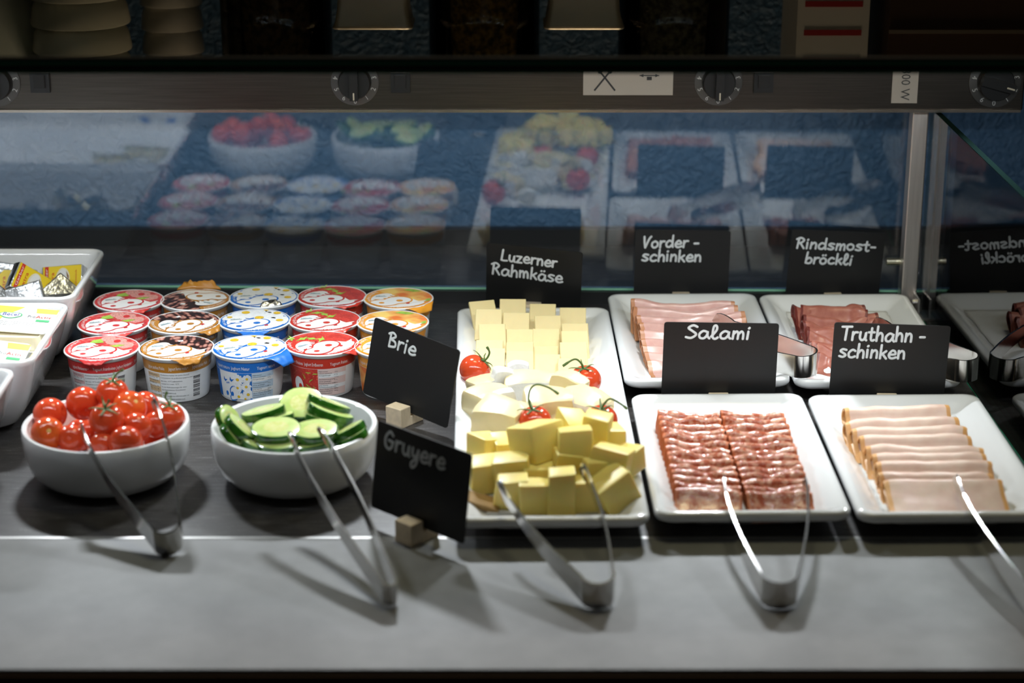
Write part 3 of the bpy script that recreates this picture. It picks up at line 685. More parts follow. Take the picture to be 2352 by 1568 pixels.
# ---------------------------------------------------------------- tomatoes
M_tom=P('tomato_skin',(.70,.075,.024),.14,sss=.08,coat=.15,var=.15,vscale=30)
M_tomo=P('orange_tomato_skin',(.80,.17,.025),.14,sss=.08,coat=.4,col2=(.70,.07,.02),vscale=28)
M_stem=P('green_stem',(.07,.13,.025),.6)
M_scar=P('stem_scar',(.75,.45,.12),.6)
def tomato_geo(r,seed):
    pr=[]
    for k in range(19):
        a=PI*k/18; rad=r*math.sin(a); z=-r*.93*math.cos(a)
        if k>14: z-=r*.16*((k-14)/4)**2
        pr.append((max(rad,0),z))
    return lathe(pr,32)
def tomato(label,p,r,tilt,mat,stem=None,grp=None,scar=False,stretch=1):
    mb=MB(); mb.add(*tomato_geo(r,0),0,Matrix.Diagonal((1,1,stretch,1)))
    o=mb.build('cherry_tomato',mat,loc=p,rot=tilt); tag(o,label,'tomato',grp)
    zt=r*.93*stretch-r*.15
    if stem:
        sb=MB()
        for k in range(5):
            a=2*PI*k/5+.4; d=Vector((math.cos(a),math.sin(a),0)); ln=r*(.75+.25*((k*37)%5)/5)
            pts=[Vector((0,0,zt)),d*ln*.4+Vector((0,0,zt+r*.10)),d*ln*.8+Vector((0,0,zt+r*.12)),d*ln+Vector((0,0,zt+r*(.28 if k%2 else .05)))]
            sb.add(*tube(catmull(pts,4),[r*.085*(1-q/13)+.0002 for q in range(13)],6,.5))
        sb.build('calyx',M_stem,o)
        tb=MB(); pts=catmull([Vector(q)*r+Vector((0,0,zt)) for q in stem],5); n=len(pts)
        tb.add(*tube(pts,[r*(.062 if q<n-3 else .085) for q in range(n)],7)); tb.build('stalk',M_stem,o)
    elif scar:
        sb=MB(); sb.add(*lathe([(0,zt+.0006),(r*.13,zt+.0004),(r*.16,zt-.001)],10)); sb.build('stem_scar',M_scar,o)
    return o
TL=['topmost cherry tomato with an upright green stalk','big cherry tomato at the back left of the bowl','long cherry tomato at the far left of the bowl','orange cherry tomato at the front left of the bowl','cherry tomato behind the left tong tip','cherry tomato with green calyx in the middle of the bowl','orange-red cherry tomato with pale scar right of the top one','cherry tomato at the back behind the orange-red one','cherry tomato right of the middle stalked one','frontmost cherry tomato at the bowl rim','rightmost cherry tomato with thin curling stalk','cherry tomato wedged between the tong tip and middle stalk','cherry tomato low at the front between tong and centre','cherry tomato squeezed behind the right tong arm']
TS={0:[(0,0,0),(.1,0,.3),(.3,.1,.6),(.62,.1,.85)],5:[(0,0,0),(0,0,.25),(.15,0,.45),(.25,.1,.6)],10:[(0,0,0),(-.1,0,.3),(-.3,0,.55),(-.25,.2,.85)]}
TT={0:(.1,.1,0),5:(.35,-.05,.3),10:(.1,.15,0),3:(.9,.5,0),6:(.5,.7,0),2:(.2,1.2,0)}
for i,q in enumerate(TOMS):
    tomato(TL[i],q[:3],q[3],TT.get(i,(rnd.uniform(1.2,2.4),rnd.uniform(-1,1),0)),M_tomo if i in(3,6) else M_tom,TS.get(i),'cherry tomatoes in the bowl',i in(3,6),1.12 if i in(2,3) else 1)
bx,by=BOWL_T
LOWT=[(0,.045),(.042,.02),(.042,-.022),(.012,-.046),(-.032,-.036),(-.047,.006),(-.03,.036),(0,.0)]
for i,(dx,dy) in enumerate(LOWT):
    tomato('cherry tomato in the bottom layer of the bowl, mostly hidden',(bx+dx,by+dy,.0245 if i<7 else .022),.0142,(rnd.uniform(0,3),rnd.uniform(0,3),0),M_tom,None,'cherry tomatoes in the bottom layer')
GLt=['cherry tomato at the left edge of the cheese platter','cherry tomato at the right beside the yellow slices','cherry tomato behind the gruyere with a long arching stalk','cherry tomato at the right behind the gruyere cubes']
GS=[[(0,0,0),(0,0,.35),(-.15,0,.7),(-.5,0,.85)],[(0,0,0),(-.1,0,.45),(-.45,0,.75),(-1.2,-.1,.45)],[(0,0,0),(-.1,0,.6),(.1,.1,1.3),(.55,.2,1.55),(1.2,.2,1.2),(1.7,.1,.7)],[(0,0,0),(.15,0,.4),(.5,0,.75),(1.1,.1,.35),(1.5,.1,.0)]]
GT=[(.0,.75,0),(.1,-.15,0),(.15,-.2,0),(.2,.0,0)]
for i,q in enumerate(GARN): tomato(GLt[i],q[:3],q[3],GT[i],M_tom,GS[i],'garnish tomatoes on the cheese platter')
# ---------------------------------------------------------------- bowls
def bowl(label,c):
    mb=MB(); mb.add(*lathe([(0,.002),(.036,.002),(.040,0),(.047,0),(.050,.0012),(.0585,.006),(.0655,.0145),(.0694,.026),(.0708,.040),(.0710,.0482),(.0700,.0504),(.0680,.0508),(.0660,.0496),(.0648,.044),(.0622,.030),(.055,.017),(.044,.009),(.03,.006),(0,.0055)],72))
    return tag(mb.build('serving_bowl',M_white,loc=(c[0],c[1],0)),label,'bowl','white bowls')
bowl('round white porcelain bowl full of cherry tomatoes',BOWL_T); bowl('round white porcelain bowl of cucumber slices',BOWL_C)
# ---------------------------------------------------------------- cucumber
M_peel=P('cucumber_peel',(.035,.16,.012),.16,coat=.4,col2=(.012,.06,.006),vscale=110,stretch=(1,1,.15))
M_flesh=P('cucumber_flesh',(.57,.67,.26),.28,sss=.3,coat=.25,col2=(.44,.57,.15),vscale=70)
M_core=P('cucumber_core',(.58,.62,.20),.25,sss=.3,coat=.3,col2=(.70,.70,.34),vscale=260)
CLb=['upright cucumber slice standing at the back of the bowl','large flat cucumber slice in the front middle','flat cucumber slice right of the large front one','thick cucumber slice leaning at the back left','cucumber slice tucked under the back-left one','cucumber slice at the back right, topmost of three','cucumber slice at the right, middle of three','cucumber slice at the right, lowest of three','cucumber slice edge-on at the right rim','cucumber slice lowest at the right rim','small cucumber end standing at the left rim','cucumber slice edge-on at the left rim','cucumber slice lowest at the left rim','cucumber slice hidden under the large front one','cucumber slice with pale wedge showing at the front left','cucumber slice under the right flat one']
for i,(p,n,r,t) in enumerate(CUKES):
    def ring(rad,z): return [(rad*(1+.012*math.cos(6*2*PI*k/48))*math.cos(2*PI*k/48),rad*(1+.012*math.cos(6*2*PI*k/48))*math.sin(2*PI*k/48),z) for k in range(48)]
    R=[ring(r*.5,-t/2),ring(r*.93,-t/2),ring(r*.985,-t/2+.0004),ring(r,-t/2+.0012),ring(r,t/2-.0012),ring(r*.985,t/2-.0004),ring(r*.93,t/2),ring(r*.5,t/2)]
    v,f=loft(R); mi=[]
    for k in range(7): mi+=[1 if k in(0,6) else 0]*48
    mi+=[2,2]
    q=Vector(n).to_track_quat('Z','Y').to_euler()
    mb=MB(); mb.add(v,f,mi); tag(mb.build('cucumber_slice',[M_peel,M_flesh,M_core],loc=p,rot=q),CLb[i],'cucumber slice','cucumber slices in the bowl')
bx,by=BOWL_C
for i,(dx,dy) in enumerate([(-.02,.02),(.022,.015),(0,-.022),(.0,.0)]):
    mb=MB(); mb.add(*lathe([(0,-.003),(.019,-.003),(.0195,-.002),(.0195,.002),(.019,.003),(0,.003)],40),[0]*200 and 0); o=mb.build('cucumber_slice',M_peel,loc=(bx+dx,by+dy,.014+.0075*i))
    tag(o,'cucumber slice at the bottom of the bowl, mostly hidden','cucumber slice','cucumber slices at the bottom of the bowl')
# ---------------------------------------------------------------- tongs
def tongs(label,key,rb,w0,w1,wt,grp='steel tongs'):
    A,T1,T2=[Vector(p) for p in TONGS[key]]
    mid=(T1+T2)/2; u=(mid-A).normalized(); v=(T1-T2); v=(v-u*v.dot(u)).normalized(); n=u.cross(v)
    if n.z<0: n=-n
    L=(mid-A).length; g=(T1-T2).length/2
    t=thing('serving_tongs',label,'tongs',A,0,grp)
    n=(n*.35+Vector((0,0,.65))).normalized()
    th=.0017
    def strip(pts,ws,ins):
        R=[]
        for i,(a,b) in enumerate(pts):
            p=Vector(pts[max(i-1,0)]);q=Vector(pts[min(i+1,len(pts)-1)]); d=(q-p).normalized(); no=Vector((-d.y,d.x))
            c=[]
            for k in range(9):
                s=k/8*2-1; cup=ins[i]*(1-s*s); pp=Vector((a,b))+no*(th/2+cup); c.append(u*pp.x+v*pp.y+n*(ws[i]*s))
            for k in range(8,-1,-1):
                s=k/8*2-1; cup=ins[i]*(1-s*s); pp=Vector((a,b))+no*(-th/2+cup); c.append(u*pp.x+v*pp.y+n*(ws[i]*s))
            R.append([tuple(q) for q in c])
        return loft(R)
    m=MB(); pb=[(rb-rb*math.cos(a),rb*math.sin(a)) for a in[(-90+180*k/20)*PI/180 for k in range(21)]]
    pb=[(rb-rb*math.cos(math.radians(-90+180*k/20)),rb*math.sin(math.radians(-90+180*k/20))) for k in range(21)]
    m.add(*strip(pb,[w0]*21,[0]*21)); m.build('spring_bend',M_steel,t,50)
    for s in(-1,1):
        N=30; pts=[];ws=[];ins=[]
        for k in range(N+1):
            q=k/N; a=rb+(L-rb)*q; b=rb+(g-rb)*q+ .004*math.sin(PI*q); 
            if q>.82: b-=.004*((q-.82)/.18)**2*(-1 if False else 1)*.6
            wd=w0+(w1-w0)*min(q/.7,1) if q<.8 else w1+(wt-w1)*math.sin(min((q-.8)/.14,1)*PI/2)
            if q>.94: wd*=math.sqrt(max(1-((q-.94)/.062)**2,.02))
            pts.append((a,s*b));ws.append(wd);ins.append((-s)*(.0016*max(0,(q-.8)/.2) if q>.8 else 0)*-1)
        cut=int(N*.8)
        m=MB(); m.add(*strip(pts[:cut+1],ws[:cut+1],ins[:cut+1])); arm=m.build('arm',M_steel,t,50)
        m=MB(); m.add(*strip(pts[cut:],ws[cut:],ins[cut:])); m.build('gripping_tip',M_steel,arm,50)
    return t
tongs('steel tongs leaning from the counter into the tomato bowl','tomato',.0115,.0105,.0045,.0072)
tongs('narrow steel tongs leaning into the cucumber bowl','cucumber',.0050,.0085,.0040,.0038)
tongs('steel tongs resting on the gruyere cubes','cheese',.0125,.0108,.0045,.0062)
tongs('steel tongs lying over the front of the salami tray','salami',.0135,.0108,.0042,.0055)
tongs('steel tongs over the turkey tray, cut off at the right','turkey',.0125,.0108,.0045,.0062)
tongs('steel tongs on the ham tray, bend showing right of the salami sign','ham',.0130,.0108,.0070,.0115)
tongs('steel tongs on the beef tray, bend showing right of the turkey sign','beef',.0130,.0108,.0070,.0115)
# ---------------------------------------------------------------- signs
def sign(label,c,yaw,pitch,roll,texts,W=.105,Hh=.074,blk=True):
    t=thing('food_sign',label,'sign',(c[0],c[1],0),math.radians(yaw),'black food signs')
    M=Matrix.Translation((0,0,c[2]))@Matrix.Rotation(-math.radians(pitch),4,'X')@Matrix.Rotation(-math.radians(roll),4,'Y')
    mb=MB(); v,f=loft([[(x,y,z) for x,z in [(p[0],p[1]+Hh/2) for p in rrect(W/2,Hh/2,.0025,3)]] for y in(-.0005,.0005)])
    mb.add(v,f,0,M); mb.build('board',M_black,t,30)
    tb=MB(); i=0
    for s,u0,u1,vb,xh,ro in texts:
        hb_=MB(); handwrite(hb_,s,(u0-.5)*W,(u1-.5)*W,Hh*(1-vb),xh,.00112,-.00062,ro,len(s)+i); tb.add(hb_.v,hb_.f,0,M); i+=1
    tb.build('lettering',M_chalk,t,60)
    mb=MB(); 
    # block with a slot: front, back and floor pieces of one wooden foot
    for y,d,z,h in((-.0085,.014,.0095,.019),(.0085,.014,.0095,.019),(0,.004,.0045,.009)):
        mb.add(*box((0,y,z),(.0185,d,h)))
    o=mb.build('wooden_foot',M_wood,t,0); bv=o.modifiers.new('Bevel','BEVEL'); bv.width=.0007; bv.segments=2
    return t
sign('black sign reading Brie beside the cheese platter',(-.0988,.2692,.012),-39,9.2,-5.1,[('Brie',.20,.52,.285,.0078,0)])
sign('black sign reading Gruyere at the front of the counter',(-.0763,.0148,.012),-42.5,7.6,-.5,[('Gruyere',.09,.735,.275,.0085,0)])
sign('black sign reading Luzerner Rahmkaese behind the cheese slices',(.0222,.571,.0125),-10,-15,-3.6,[('Luzerner',.15,.735,.26,.0075,-.03),('Rahmkäse',.055,.80,.505,.0080,-.03)],.101)
sign('black sign reading Vorderschinken behind the ham tray',(.181,.605,.012),1,4,-1.2,[('Vorder -',.08,.67,.265,.0070,.02),('schinken',.075,.70,.46,.0070,0)],.1015)
sign('black sign reading Rindsmostbroeckli behind the beef tray',(.343,.603,.012),4,2,-3.6,[('Rindsmost-',.06,.91,.275,.0065,0),('bröckli',.17,.67,.49,.0065,0)],.1015)
sign('black sign reading Salami between the ham and salami trays',(.1919,.2990,.012),1,2.1,-1.1,[('Salami',.19,.745,.205,.0072,0)],.1062)
sign('black sign reading Truthahnschinken between the beef and turkey trays',(.3483,.2975,.012),-2.2,0,-1.3,[('Truthahn -',.065,.79,.225,.0078,0),('schinken',.06,.63,.45,.0075,0)],.1065)
# ---------------------------------------------------------------- yoghurt cups
M_cupw=P('cup_white',(.76,.77,.78),.28,coat=.15)
M_cupin=P('cup_ink',(.10,.10,.11),.5)
M_lidw=P('lid_white',(.80,.80,.80),.35)
M_foil=P('lid_foil',(.75,.75,.74),.25,metal=1)
M_tape=P('date_tape',(.74,.70,.66),.45)
M_leaf=P('print_leaf',(.38,.60,.08),.4,var=.35,vscale=200)
M_petal=P('print_petal',(.80,.82,.84),.4,var=.12,vscale=300)
M_yolk=P('print_yolk',(.86,.55,.03),.45,var=.35,vscale=500)
M_cross=P('print_red',(.62,.03,.03),.4)
BR=.0352; LZ=.0452
def rcone(z): return .0290+(.0328-.0290)*min(max(z/.040,0),1)
FL={
 'raspberry':dict(band=(.60,.035,.035),pic=vor_mat('raspberry_print',[(0,(.95,.55,.50)),(.25,(.80,.16,.13)),(.6,(.62,.05,.05)),(1,(.5,.02,.03))],260),tint=(.66,.46,.46),txt=('Yogourt framboises','Joghurt Himbeeren •'),lidtxt='Joghurt Himbeere • Yogourt framboise',side='info'),
 'coffee':dict(band=(.47,.20,.025),pic=vor_mat('coffee_bean_print',[(0,(.08,.02,.015)),(.07,(.10,.03,.02)),(.12,(.66,.38,.31)),(.36,(.46,.21,.16)),(.50,(.16,.05,.04)),(.62,(.02,.008,.006))],175,(1.25,.6,1)),tint=(.62,.44,.26),txt=('Jogourt ferme moka •','Joghurt stichfest Mokka'),lidtxt='Joghurt stichfest Mokka • Yogourt ferme moka',side='info'),
 'plain':dict(band=(.012,.15,.56),pic=P('daisy_ground',(.012,.17,.60),.35,var=.4,vscale=120),tint=(.48,.60,.72),txt=('Joghurt Natur','Yogourt nature'),lidtxt='Yogourt nature • Joghurt Natur',side='pic'),
 'strawberry':dict(band=(.56,.035,.018),pic=vor_mat('strawberry_print',[(0,(.92,.62,.22)),(.13,(.80,.30,.18)),(.22,(.66,.06,.04)),(1,(.52,.03,.025))],430),tint=(.70,.53,.50),txt=('Joghurt Erdbeeren','Yogourt fraises'),lidtxt='Joghurt Erdbeeren • Yogourt fraises',side='pic'),
 'peach':dict(band=(.80,.33,.03),pic=P('peach_print',(.88,.60,.16),.35,col2=(.72,.17,.03),vscale=45,detail=2,ramp=(.38,.60)),tint=(.74,.62,.44),txt=('Joghurt Aprikosen','Yogourt abricots'),lidtxt='Joghurt Aprikosen • Yogourt abricots',side='pic')}
INFO=['Mindestens haltbar bis (siehe Deckel)','à consommer de préférence jusqu\'au (voir couvercle)','Bei max. +5°C aufbewahren.','Conserver à max. +5°C','*% der Referenzmengen für einen','durchschnittlichen Erwachsenen','(8400 kJ/2000 kcal)','*% de l\'apport de référence pour un','adulte type (8400 kJ/2000 kcal)']
NUT=['Nährwerte/','valeurs nutritives','Energie/énergie','','Fett/matières grasses','davon gesättigte','Fettsäuren/dont acides','gras saturés','Kohlenhydrate/glucides','davon Zucker/dont sucres','Ballaststoffe/fibres','Eiweiss/protéines']
COLS=[('1 Becher','/1 gobelet',''),('100 g','90 g','%*'),('350 kJ','340 kJ','4%'),('84 kcal','80 kcal',''),('3,0 g','2,7 g','4%'),('1,8 g','1,6 g','8%'),('12 g','11 g','4%'),('12 g','11 g','12%'),('3,2 g','2,9 g','6%')]
def cyl(off=0.0):
    return lambda x,z,o=off:(lambda r:(r*math.sin(x/.031),-r*math.cos(x/.031),z))(rcone(z)+o)
def patch(mb,fn,x0,x1,z0,z1,mi,nx=10,nz=4):
    v=[fn(x0+(x1-x0)*i/nx,z0+(z1-z0)*j/nz) for j in range(nz+1) for i in range(nx+1)]
    f=[(j*(nx+1)+i,j*(nx+1)+i+1,(j+1)*(nx+1)+i+1,(j+1)*(nx+1)+i) for j in range(nz) for i in range(nx)]; mb.add(v,f,mi)
PC=[0]
def poly(mb,fn,pts,mi,sub=0,closed=True):
    p=catmull([Vector((a,b,0)) for a,b in pts],sub,True) if sub else [Vector((a,b,0)) for a,b in pts]
    c=sum(p,Vector())/len(p); n=len(p); PC[0]=(PC[0]+1)%60; e=PC[0]*1.6e-6
    mb.add([(lambda h:(h[0],h[1],h[2]+e))(fn(q.x,q.y)) for q in list(p)+[c]],[(i,(i+1)%n,n) for i in range(n)],mi)
def daisy(mb,fn,fn2,cx,cy,r,np_,mp,my,seed=0,clip=None):
    rr=random.Random(seed)
    for k in range(np_):
        a=2*PI*k/np_+rr.uniform(-.08,.08); L=r*rr.uniform(.9,1.05); w_=r*.19; ca,sa=math.cos(a),math.sin(a)
        pts=[(cx+ca*x-sa*y,cy+sa*x+ca*y) for x,y in((r*.2,-w_*.4),(L*.6,-w_),(L*.93,-w_*.7),(L,0),(L*.93,w_*.7),(L*.6,w_),(r*.2,w_*.4))]
        if clip: pts=[clip(*q) for q in pts]
        poly(mb,fn,pts,mp)
    pts=[(cx+r*.27*math.cos(2*PI*k/14),cy+r*.27*math.sin(2*PI*k/14)) for k in range(14)]
    if clip: pts=[clip(*q) for q in pts]
    poly(mb,fn2,pts,my)
# the snout-shaped figure eight printed on lids and cups (unit coordinates)
EIGHT=[(-.62,-.62),(-.78,-.46),(-.66,-.28),(-.42,-.20),(-.30,-.02),(-.10,.12),(.18,.12),(.36,-.02),(.38,-.22),(.24,-.40),(.06,-.48),(-.06,-.62),(-.26,-.72),(-.46,-.72)]
def grow(pts,k):
    n=len(pts); o=[]
    for i in range(n):
        a=Vector(pts[i-1]);b=Vector(pts[(i+1)%n]); t=(b-a).normalized(); q=Vector(pts[i])+Vector((-t.y,t.x))*k; o.append((q.x,q.y))
    return o
def rotp(pts,a,s=1,dx=0,dy=0): return [(s*(x*math.cos(a)-y*math.sin(a))+dx,s*(x*math.sin(a)+y*math.cos(a))+dy) for x,y in pts]
def make_cup(fl,label,loc,rz):
    D=FL[fl]; R=BR-.0012
    M_band=P(fl+'_band',D['band'],.32,coat=.1); M_tint=P(fl+'_tint',D['tint'],.4)
    t=thing('yogurt_cup',label,'yogurt cup',(loc[0],loc[1],0),rz,'yogurt cups')
    # body: white cone with coloured band
    mb=MB(); prof=[(0,.002),(.026,.002),(.0272,.0),(.0284,.0004),(.0289,.002),(rcone(.006),.006),(rcone(.0305),.0305),(rcone(.0395),.0395),(.0330,.0408),(.0336,.0412),(.0349,.0428),(.0352,.0440),(.0350,.0447),(.0330,.0447),(0,.0440)]
    v,f=lathe(prof,64); mi=[]
    for k in range(len(prof)-1): mi+=[1 if k in(6,7) else 0]*64
    mi+=[0]*(len(f)-len(mi)); mb.add(v,f,mi); body=mb.build('cup_body',[M_cupw,M_band],t,50)
    pb=MB(); F0=cyl(.00012);F1=cyl(.00022);F2=cyl(.00032);F3=cyl(.0004)
    # words on the band
    put_text(pb,D['txt'][0],F1,.0034,2,-.014 if D['side']=='pic' else -.003,.0335,width=.0205 if fl=='raspberry' else .0175)
    put_text(pb,D['txt'][1],F1,.0034,2,.010 if D['side']=='pic' else .0185,.0335,width=.0185)
    put_text(pb,D['txt'][1],F1,.0034,2,-.034 if D['side']=='pic' else -.0255,.0335,width=.0185)
    put_text(pb,D['txt'][0],F1,.0034,2,.040,.0335,width=.0185)
    def table(x0,x1,stripes):
        patch(pb,F0,x0,x1,.003,.0295,3 if stripes else 0)
        if stripes:
            for z in(.0225,.0160,.0075): patch(pb,F1,x0+.0004,x1-.0004,z,z+.0030,0,6,1)
    if D['side']=='info':
        table(-.0270,-.0125,True)
        for i,row in enumerate(COLS):
            for j,s in enumerate(row):
                if s: put_text(pb,s,F2,.0012,4,-.0265+j*.0050,.0272-i*.0029)
        for i,s in enumerate(INFO): put_text(pb,s,F1,.00125,4,-.0115,.0278-i*.0028-(.0006*(i//2)))
        for k in range(26): 
            if (k*7)%5!=0: patch(pb,F1,.0195,.0270,.0040+k*.00088,.0040+k*.00088+(.0006 if k%3 else .00035),4,3,1)
    else:
        patch(pb,F0,-.040,.0050 if fl=='plain' else -.0015,.003,.0303,5,24,6)
        patch(pb,F0,.0050 if fl=='plain' else -.0015,.0270,.003,.0303,3,12,4)
        x0=.0058 if fl=='plain' else -.0005
        for z in(.0215,.0105): patch(pb,F1,x0-.0003,.0268,z,z+.0038,0,8,1)
        for i,s in enumerate(NUT):
            if s: put_text(pb,s,F2,.00125,4,x0,.0275-i*.00205)
        for i in range(8): put_text(pb,'%d,%d g'%((i*5)%13+1,(i*7)%9),F2,.0012,4,x0+.0145,.0265-i*.0028)
        if fl=='plain':
            patch(pb,F1,-.030,-.0085,.003,.0303,0,10,4)
            for k,(x,z,r) in enumerate(((-.0085,.0235,.0060),(.0005,.0245,.0048),(-.0005,.0165,.0052),(.0010,.0085,.0058),(-.0085,.0060,.0055),(-.0090,.0150,.0050),(-.002,.004,.004))):
                cl=lambda a,b:(min(a,.0049),min(max(b,.0032),.0302)); daisy(pb,F2,F3,x,z,r,15,6,7,k,cl)
            e=rotp(EIGHT,.9,.0115,-.0150,.0125); poly(pb,F2,rotp(grow(EIGHT,.10),.9,.0115,-.0150,.0125),1,4); poly(pb,F3,e,0,4)
            for q in((-.0152,.0082),(-.0215,.0080)): poly(pb,cyl(.0005),[(q[0]+.0016*math.cos(k*PI/6),q[1]+.0024*math.sin(k*PI/6)) for k in range(12)],1)
            for q in((-.0245,.0215),(-.0170,.0225)): poly(pb,F3,[(q[0],q[1]),(q[0]+.002,q[1]-.002),(q[0]+.005,q[1]+.001),(q[0]+.002,q[1]+.0002),(q[0]+.0008,q[1]+.0035)],1)
            for q in((-.0205,.0188),(-.0185,.0192)): poly(pb,F3,[(q[0]+.0007*math.cos(k*PI/5),q[1]+.0010*math.sin(k*PI/5)) for k in range(10)],1)
        else:
            poly(pb,F2,[(-.0225+.0068*math.cos(k*PI/10),.0120+.0098*math.sin(k*PI/10)) for k in range(20)],1); poly(pb,F3,[(-.0225+.0056*math.cos(k*PI/10),.0120+.0086*math.sin(k*PI/10)) for k in range(20)],0)
            poly(pb,cyl(.0005),[(-.0205+.0022*math.cos(k*PI/6),.0105+.0034*math.sin(k*PI/6)) for k in range(12)],1)
            for k,(x,z) in enumerate(((-.0110,.0260),(-.0150,.0215),(-.0085,.0185),(-.0120,.0125),(-.0060,.0100),(-.0040,.0255))):
                a=k*1.9; poly(pb,F2,rotp([(-.0030,0),(-.001,.0007),(.001,.0004),(.0034,.0012),(.0010,-.0006),(-.001,-.0004)],a,1,x,z),8)
    pb.build('printed_label',[M_cupw,M_band,M_lidw,M_tint,M_cupin,D['pic'],M_petal,M_yolk,M_leaf],body,0)
    # lid with its print
    mb=MB(); mb.add(*lathe([(.0346,.0446),(.0346,.0451),(.020,.0452),(0,.0452)],64)); lid=mb.build('foil_lid',[D['pic']],t,60)
    lb=MB()
    rr_=MB(); rr_.add(*lathe([(.0352,.0437),(.0359,.0442),(.0359,.0449),(.0352,.0455),(.0346,.0456),(.0343,.0452)],64,False)); rr_.build('rim',M_cupw,t,60)
    def G(off): return lambda x,y:(x*R,y*R,LZ+off)
    g0,g1,g2,g3,g4=[G(.00015+.00013*k) for k in range(5)]
    cla=lambda x,y:(lambda h:(x,y) if h<.975 else (x/h*.975,y/h*.975))(math.hypot(x,y))
    # coloured band round the left and the front edge
    if fl!='plain' or True:
        a0,a1=math.radians(138),math.radians(335); n=40; v=[];f=[]
        for k in range(n+1):
            a=a0+(a1-a0)*k/n; v.append(g0(.985*math.cos(a),.985*math.sin(a))); v.append(g0(.72*math.cos(a),.72*math.sin(a)))
        f=[(2*k,2*k+1,2*k+3,2*k+2) for k in range(n)]; lb.add(v,f,1)
    if fl=='plain':
        for k,(x,y,r) in enumerate(((.12,.22,.50),(-.30,.72,.46),(.62,.62,.42),(.72,-.05,.40),(-.74,.30,.30),(.30,.92,.30))): daisy(lb,g0,g2,x,y,r,17,6,7,k+3,cla)
    if fl in('raspberry',):
        for cx,cy,r in((.30,.55,.30),(.62,.22,.24),(.05,.75,.22)):
            poly(lb,g0,[cla(cx+r*math.cos(k*PI/8),cy+r*math.sin(k*PI/8)*1.05) for k in range(16)],9); 
        poly(lb,g1,[(.33+.10*math.cos(k*PI/6),.55+.13*math.sin(k*PI/6)) for k in range(12)],1)
        poly(lb,g1,[(-.42,.42),(-.36,.62),(-.16,.74),(-.10,.60),(-.02,.44),(-.20,.36)],8); poly(lb,g1,[(.08,-.02),(.20,.16),(.42,.26),(.62,.22),(.40,.05),(.22,-.06)],8)
    if fl=='strawberry':
        for k,(x,y,a) in enumerate(((-.30,.62,.3),(-.05,.50,2.2),(-.55,.80,1.2),(.15,.30,.8))): poly(lb,g0,rotp([(-.22,0),(-.05,.05),(.05,.12),(.08,.03),(.25,.06),(.08,-.04),(-.02,-.10),(-.06,-.03)],a,1.1,x,y),8)
    if fl=='peach':
        poly(lb,g0,[cla(*q) for q in((.02,.80),(.20,.95),(.45,.85),(.60,.74),(.35,.66))],8); poly(lb,g0,[cla(*q) for q in((.75,-.25),(.98,-.15),(.98,.10),(.85,.0))],8)
    if fl=='coffee': poly(lb,g0,[(-.05,.56),(.10,.62),(.12,.50),(.0,.46)],0)
    # white crescent field, snout outline, lashes
    poly(lb,g1,[(-.80,-.12),(-.70,.22),(-.45,.40),(-.28,.36),(-.15,.20),(.30,.06),(.62,-.22),(.84,-.34),(.66,-.62),(.25,-.82),(-.10,-.88),(-.45,-.78),(-.70,-.50)],0,4)
    poly(lb,g2,rotp(grow(EIGHT,.055),0,1,.02,-.06),1,4); poly(lb,g3,rotp(EIGHT,0,1,.02,-.06),0,4)
    for x,y,r in((.08,-.28,.105),(-.42,-.55,.085)): poly(lb,g4,[(x+r*math.cos(k*PI/7),y+r*.92*math.sin(k*PI/7)) for k in range(14)],1)
    for pts in([(-.72,-.20),(-.60,-.22),(-.52,-.16),(-.60,-.28),(-.74,-.30),(-.62,-.26)],[(-.46,-.10),(-.39,-.06),(-.34,-.10),(-.40,-.15)],[(-.34,.02),(-.27,.06),(-.22,.02),(-.28,-.03)],[(-.30,.20),(-.24,.15),(-.10,.16),(-.02,.24),(-.04,.12),(-.14,.09),(-.24,.11)]): poly(lb,g2,pts,1)
    lb.add([g4(.30,-.46),g4(.40,-.42),g4(.42,-.52),g4(.32,-.56)],[(0,3,2,1)],10)
    lb.add([g4(.34,-.475),g4(.365,-.465),g4(.385,-.505),g4(.36,-.515)],[(0,3,2,1)],0)
    
    for k in range(7): poly(lb,g3,[(-.70+.045*k,.08+.03*(k%2)),(-.68+.045*k,.13+.02*(k%3)),(-.655+.045*k,.07+.03*(k%2)),(-.68+.045*k,.06)],11)
    poly(lb,g3,[(-.72,.03),(-.38,.10),(-.36,.085),(-.70,.005)],11)
    # date tape
    lb.add([g2(-.02,-.80),g2(.80,-.30),g2(.88,-.12),g2(.06,-.58)] if fl not in('plain',) else [g2(.30,-.72),g2(.62,-.42),g2(.70,-.30),g2(.36,-.58)],[(0,1,2,3)],12)
    tx=MB(); s=D['lidtxt']; v,f,wd=text_geo(s); 
    def arc(x,y): a=math.radians(140)+x*math.radians(150)/wd; r=.80+ (-y*.0)+.0; return a,r
    k=.105
    vv=[]
    for a,b in v:
        an=math.radians(145)+a/wd*math.radians(165); r=.93-(b+.15)*k*1.15+.0; vv.append(g1((.80+.0)*0+ (0.80+ (0.7-b)*-0.0)*0 + (.79+(.9-b)*-.0+b*0)*0 + (.965-(.95-b)*.0 -.16+b*.14)*math.cos(an),(.965-.16+b*.14)*math.sin(an)))
    # letters read from outside: flip so that tops point to the centre
    vv=[g1((.93-b*.15)*math.cos(math.radians(145)+a/wd*math.radians(165)),(.93-b*.15)*math.sin(math.radians(145)+a/wd*math.radians(165))) for a,b in v]
    lb.add(vv,[q[::-1] for q in f],0)
    lb.build('lid_print',[M_lidw,M_band,M_lidw,M_tint,M_cupin,D['pic'],M_petal,M_yolk,M_leaf,P(fl+'_berry',(.85,.38,.33),.35,var=.45,vscale=700),M_cross,P(fl+'_mark',(.25,.36,.40),.5),M_tape],lid,0)
    return t,M_band
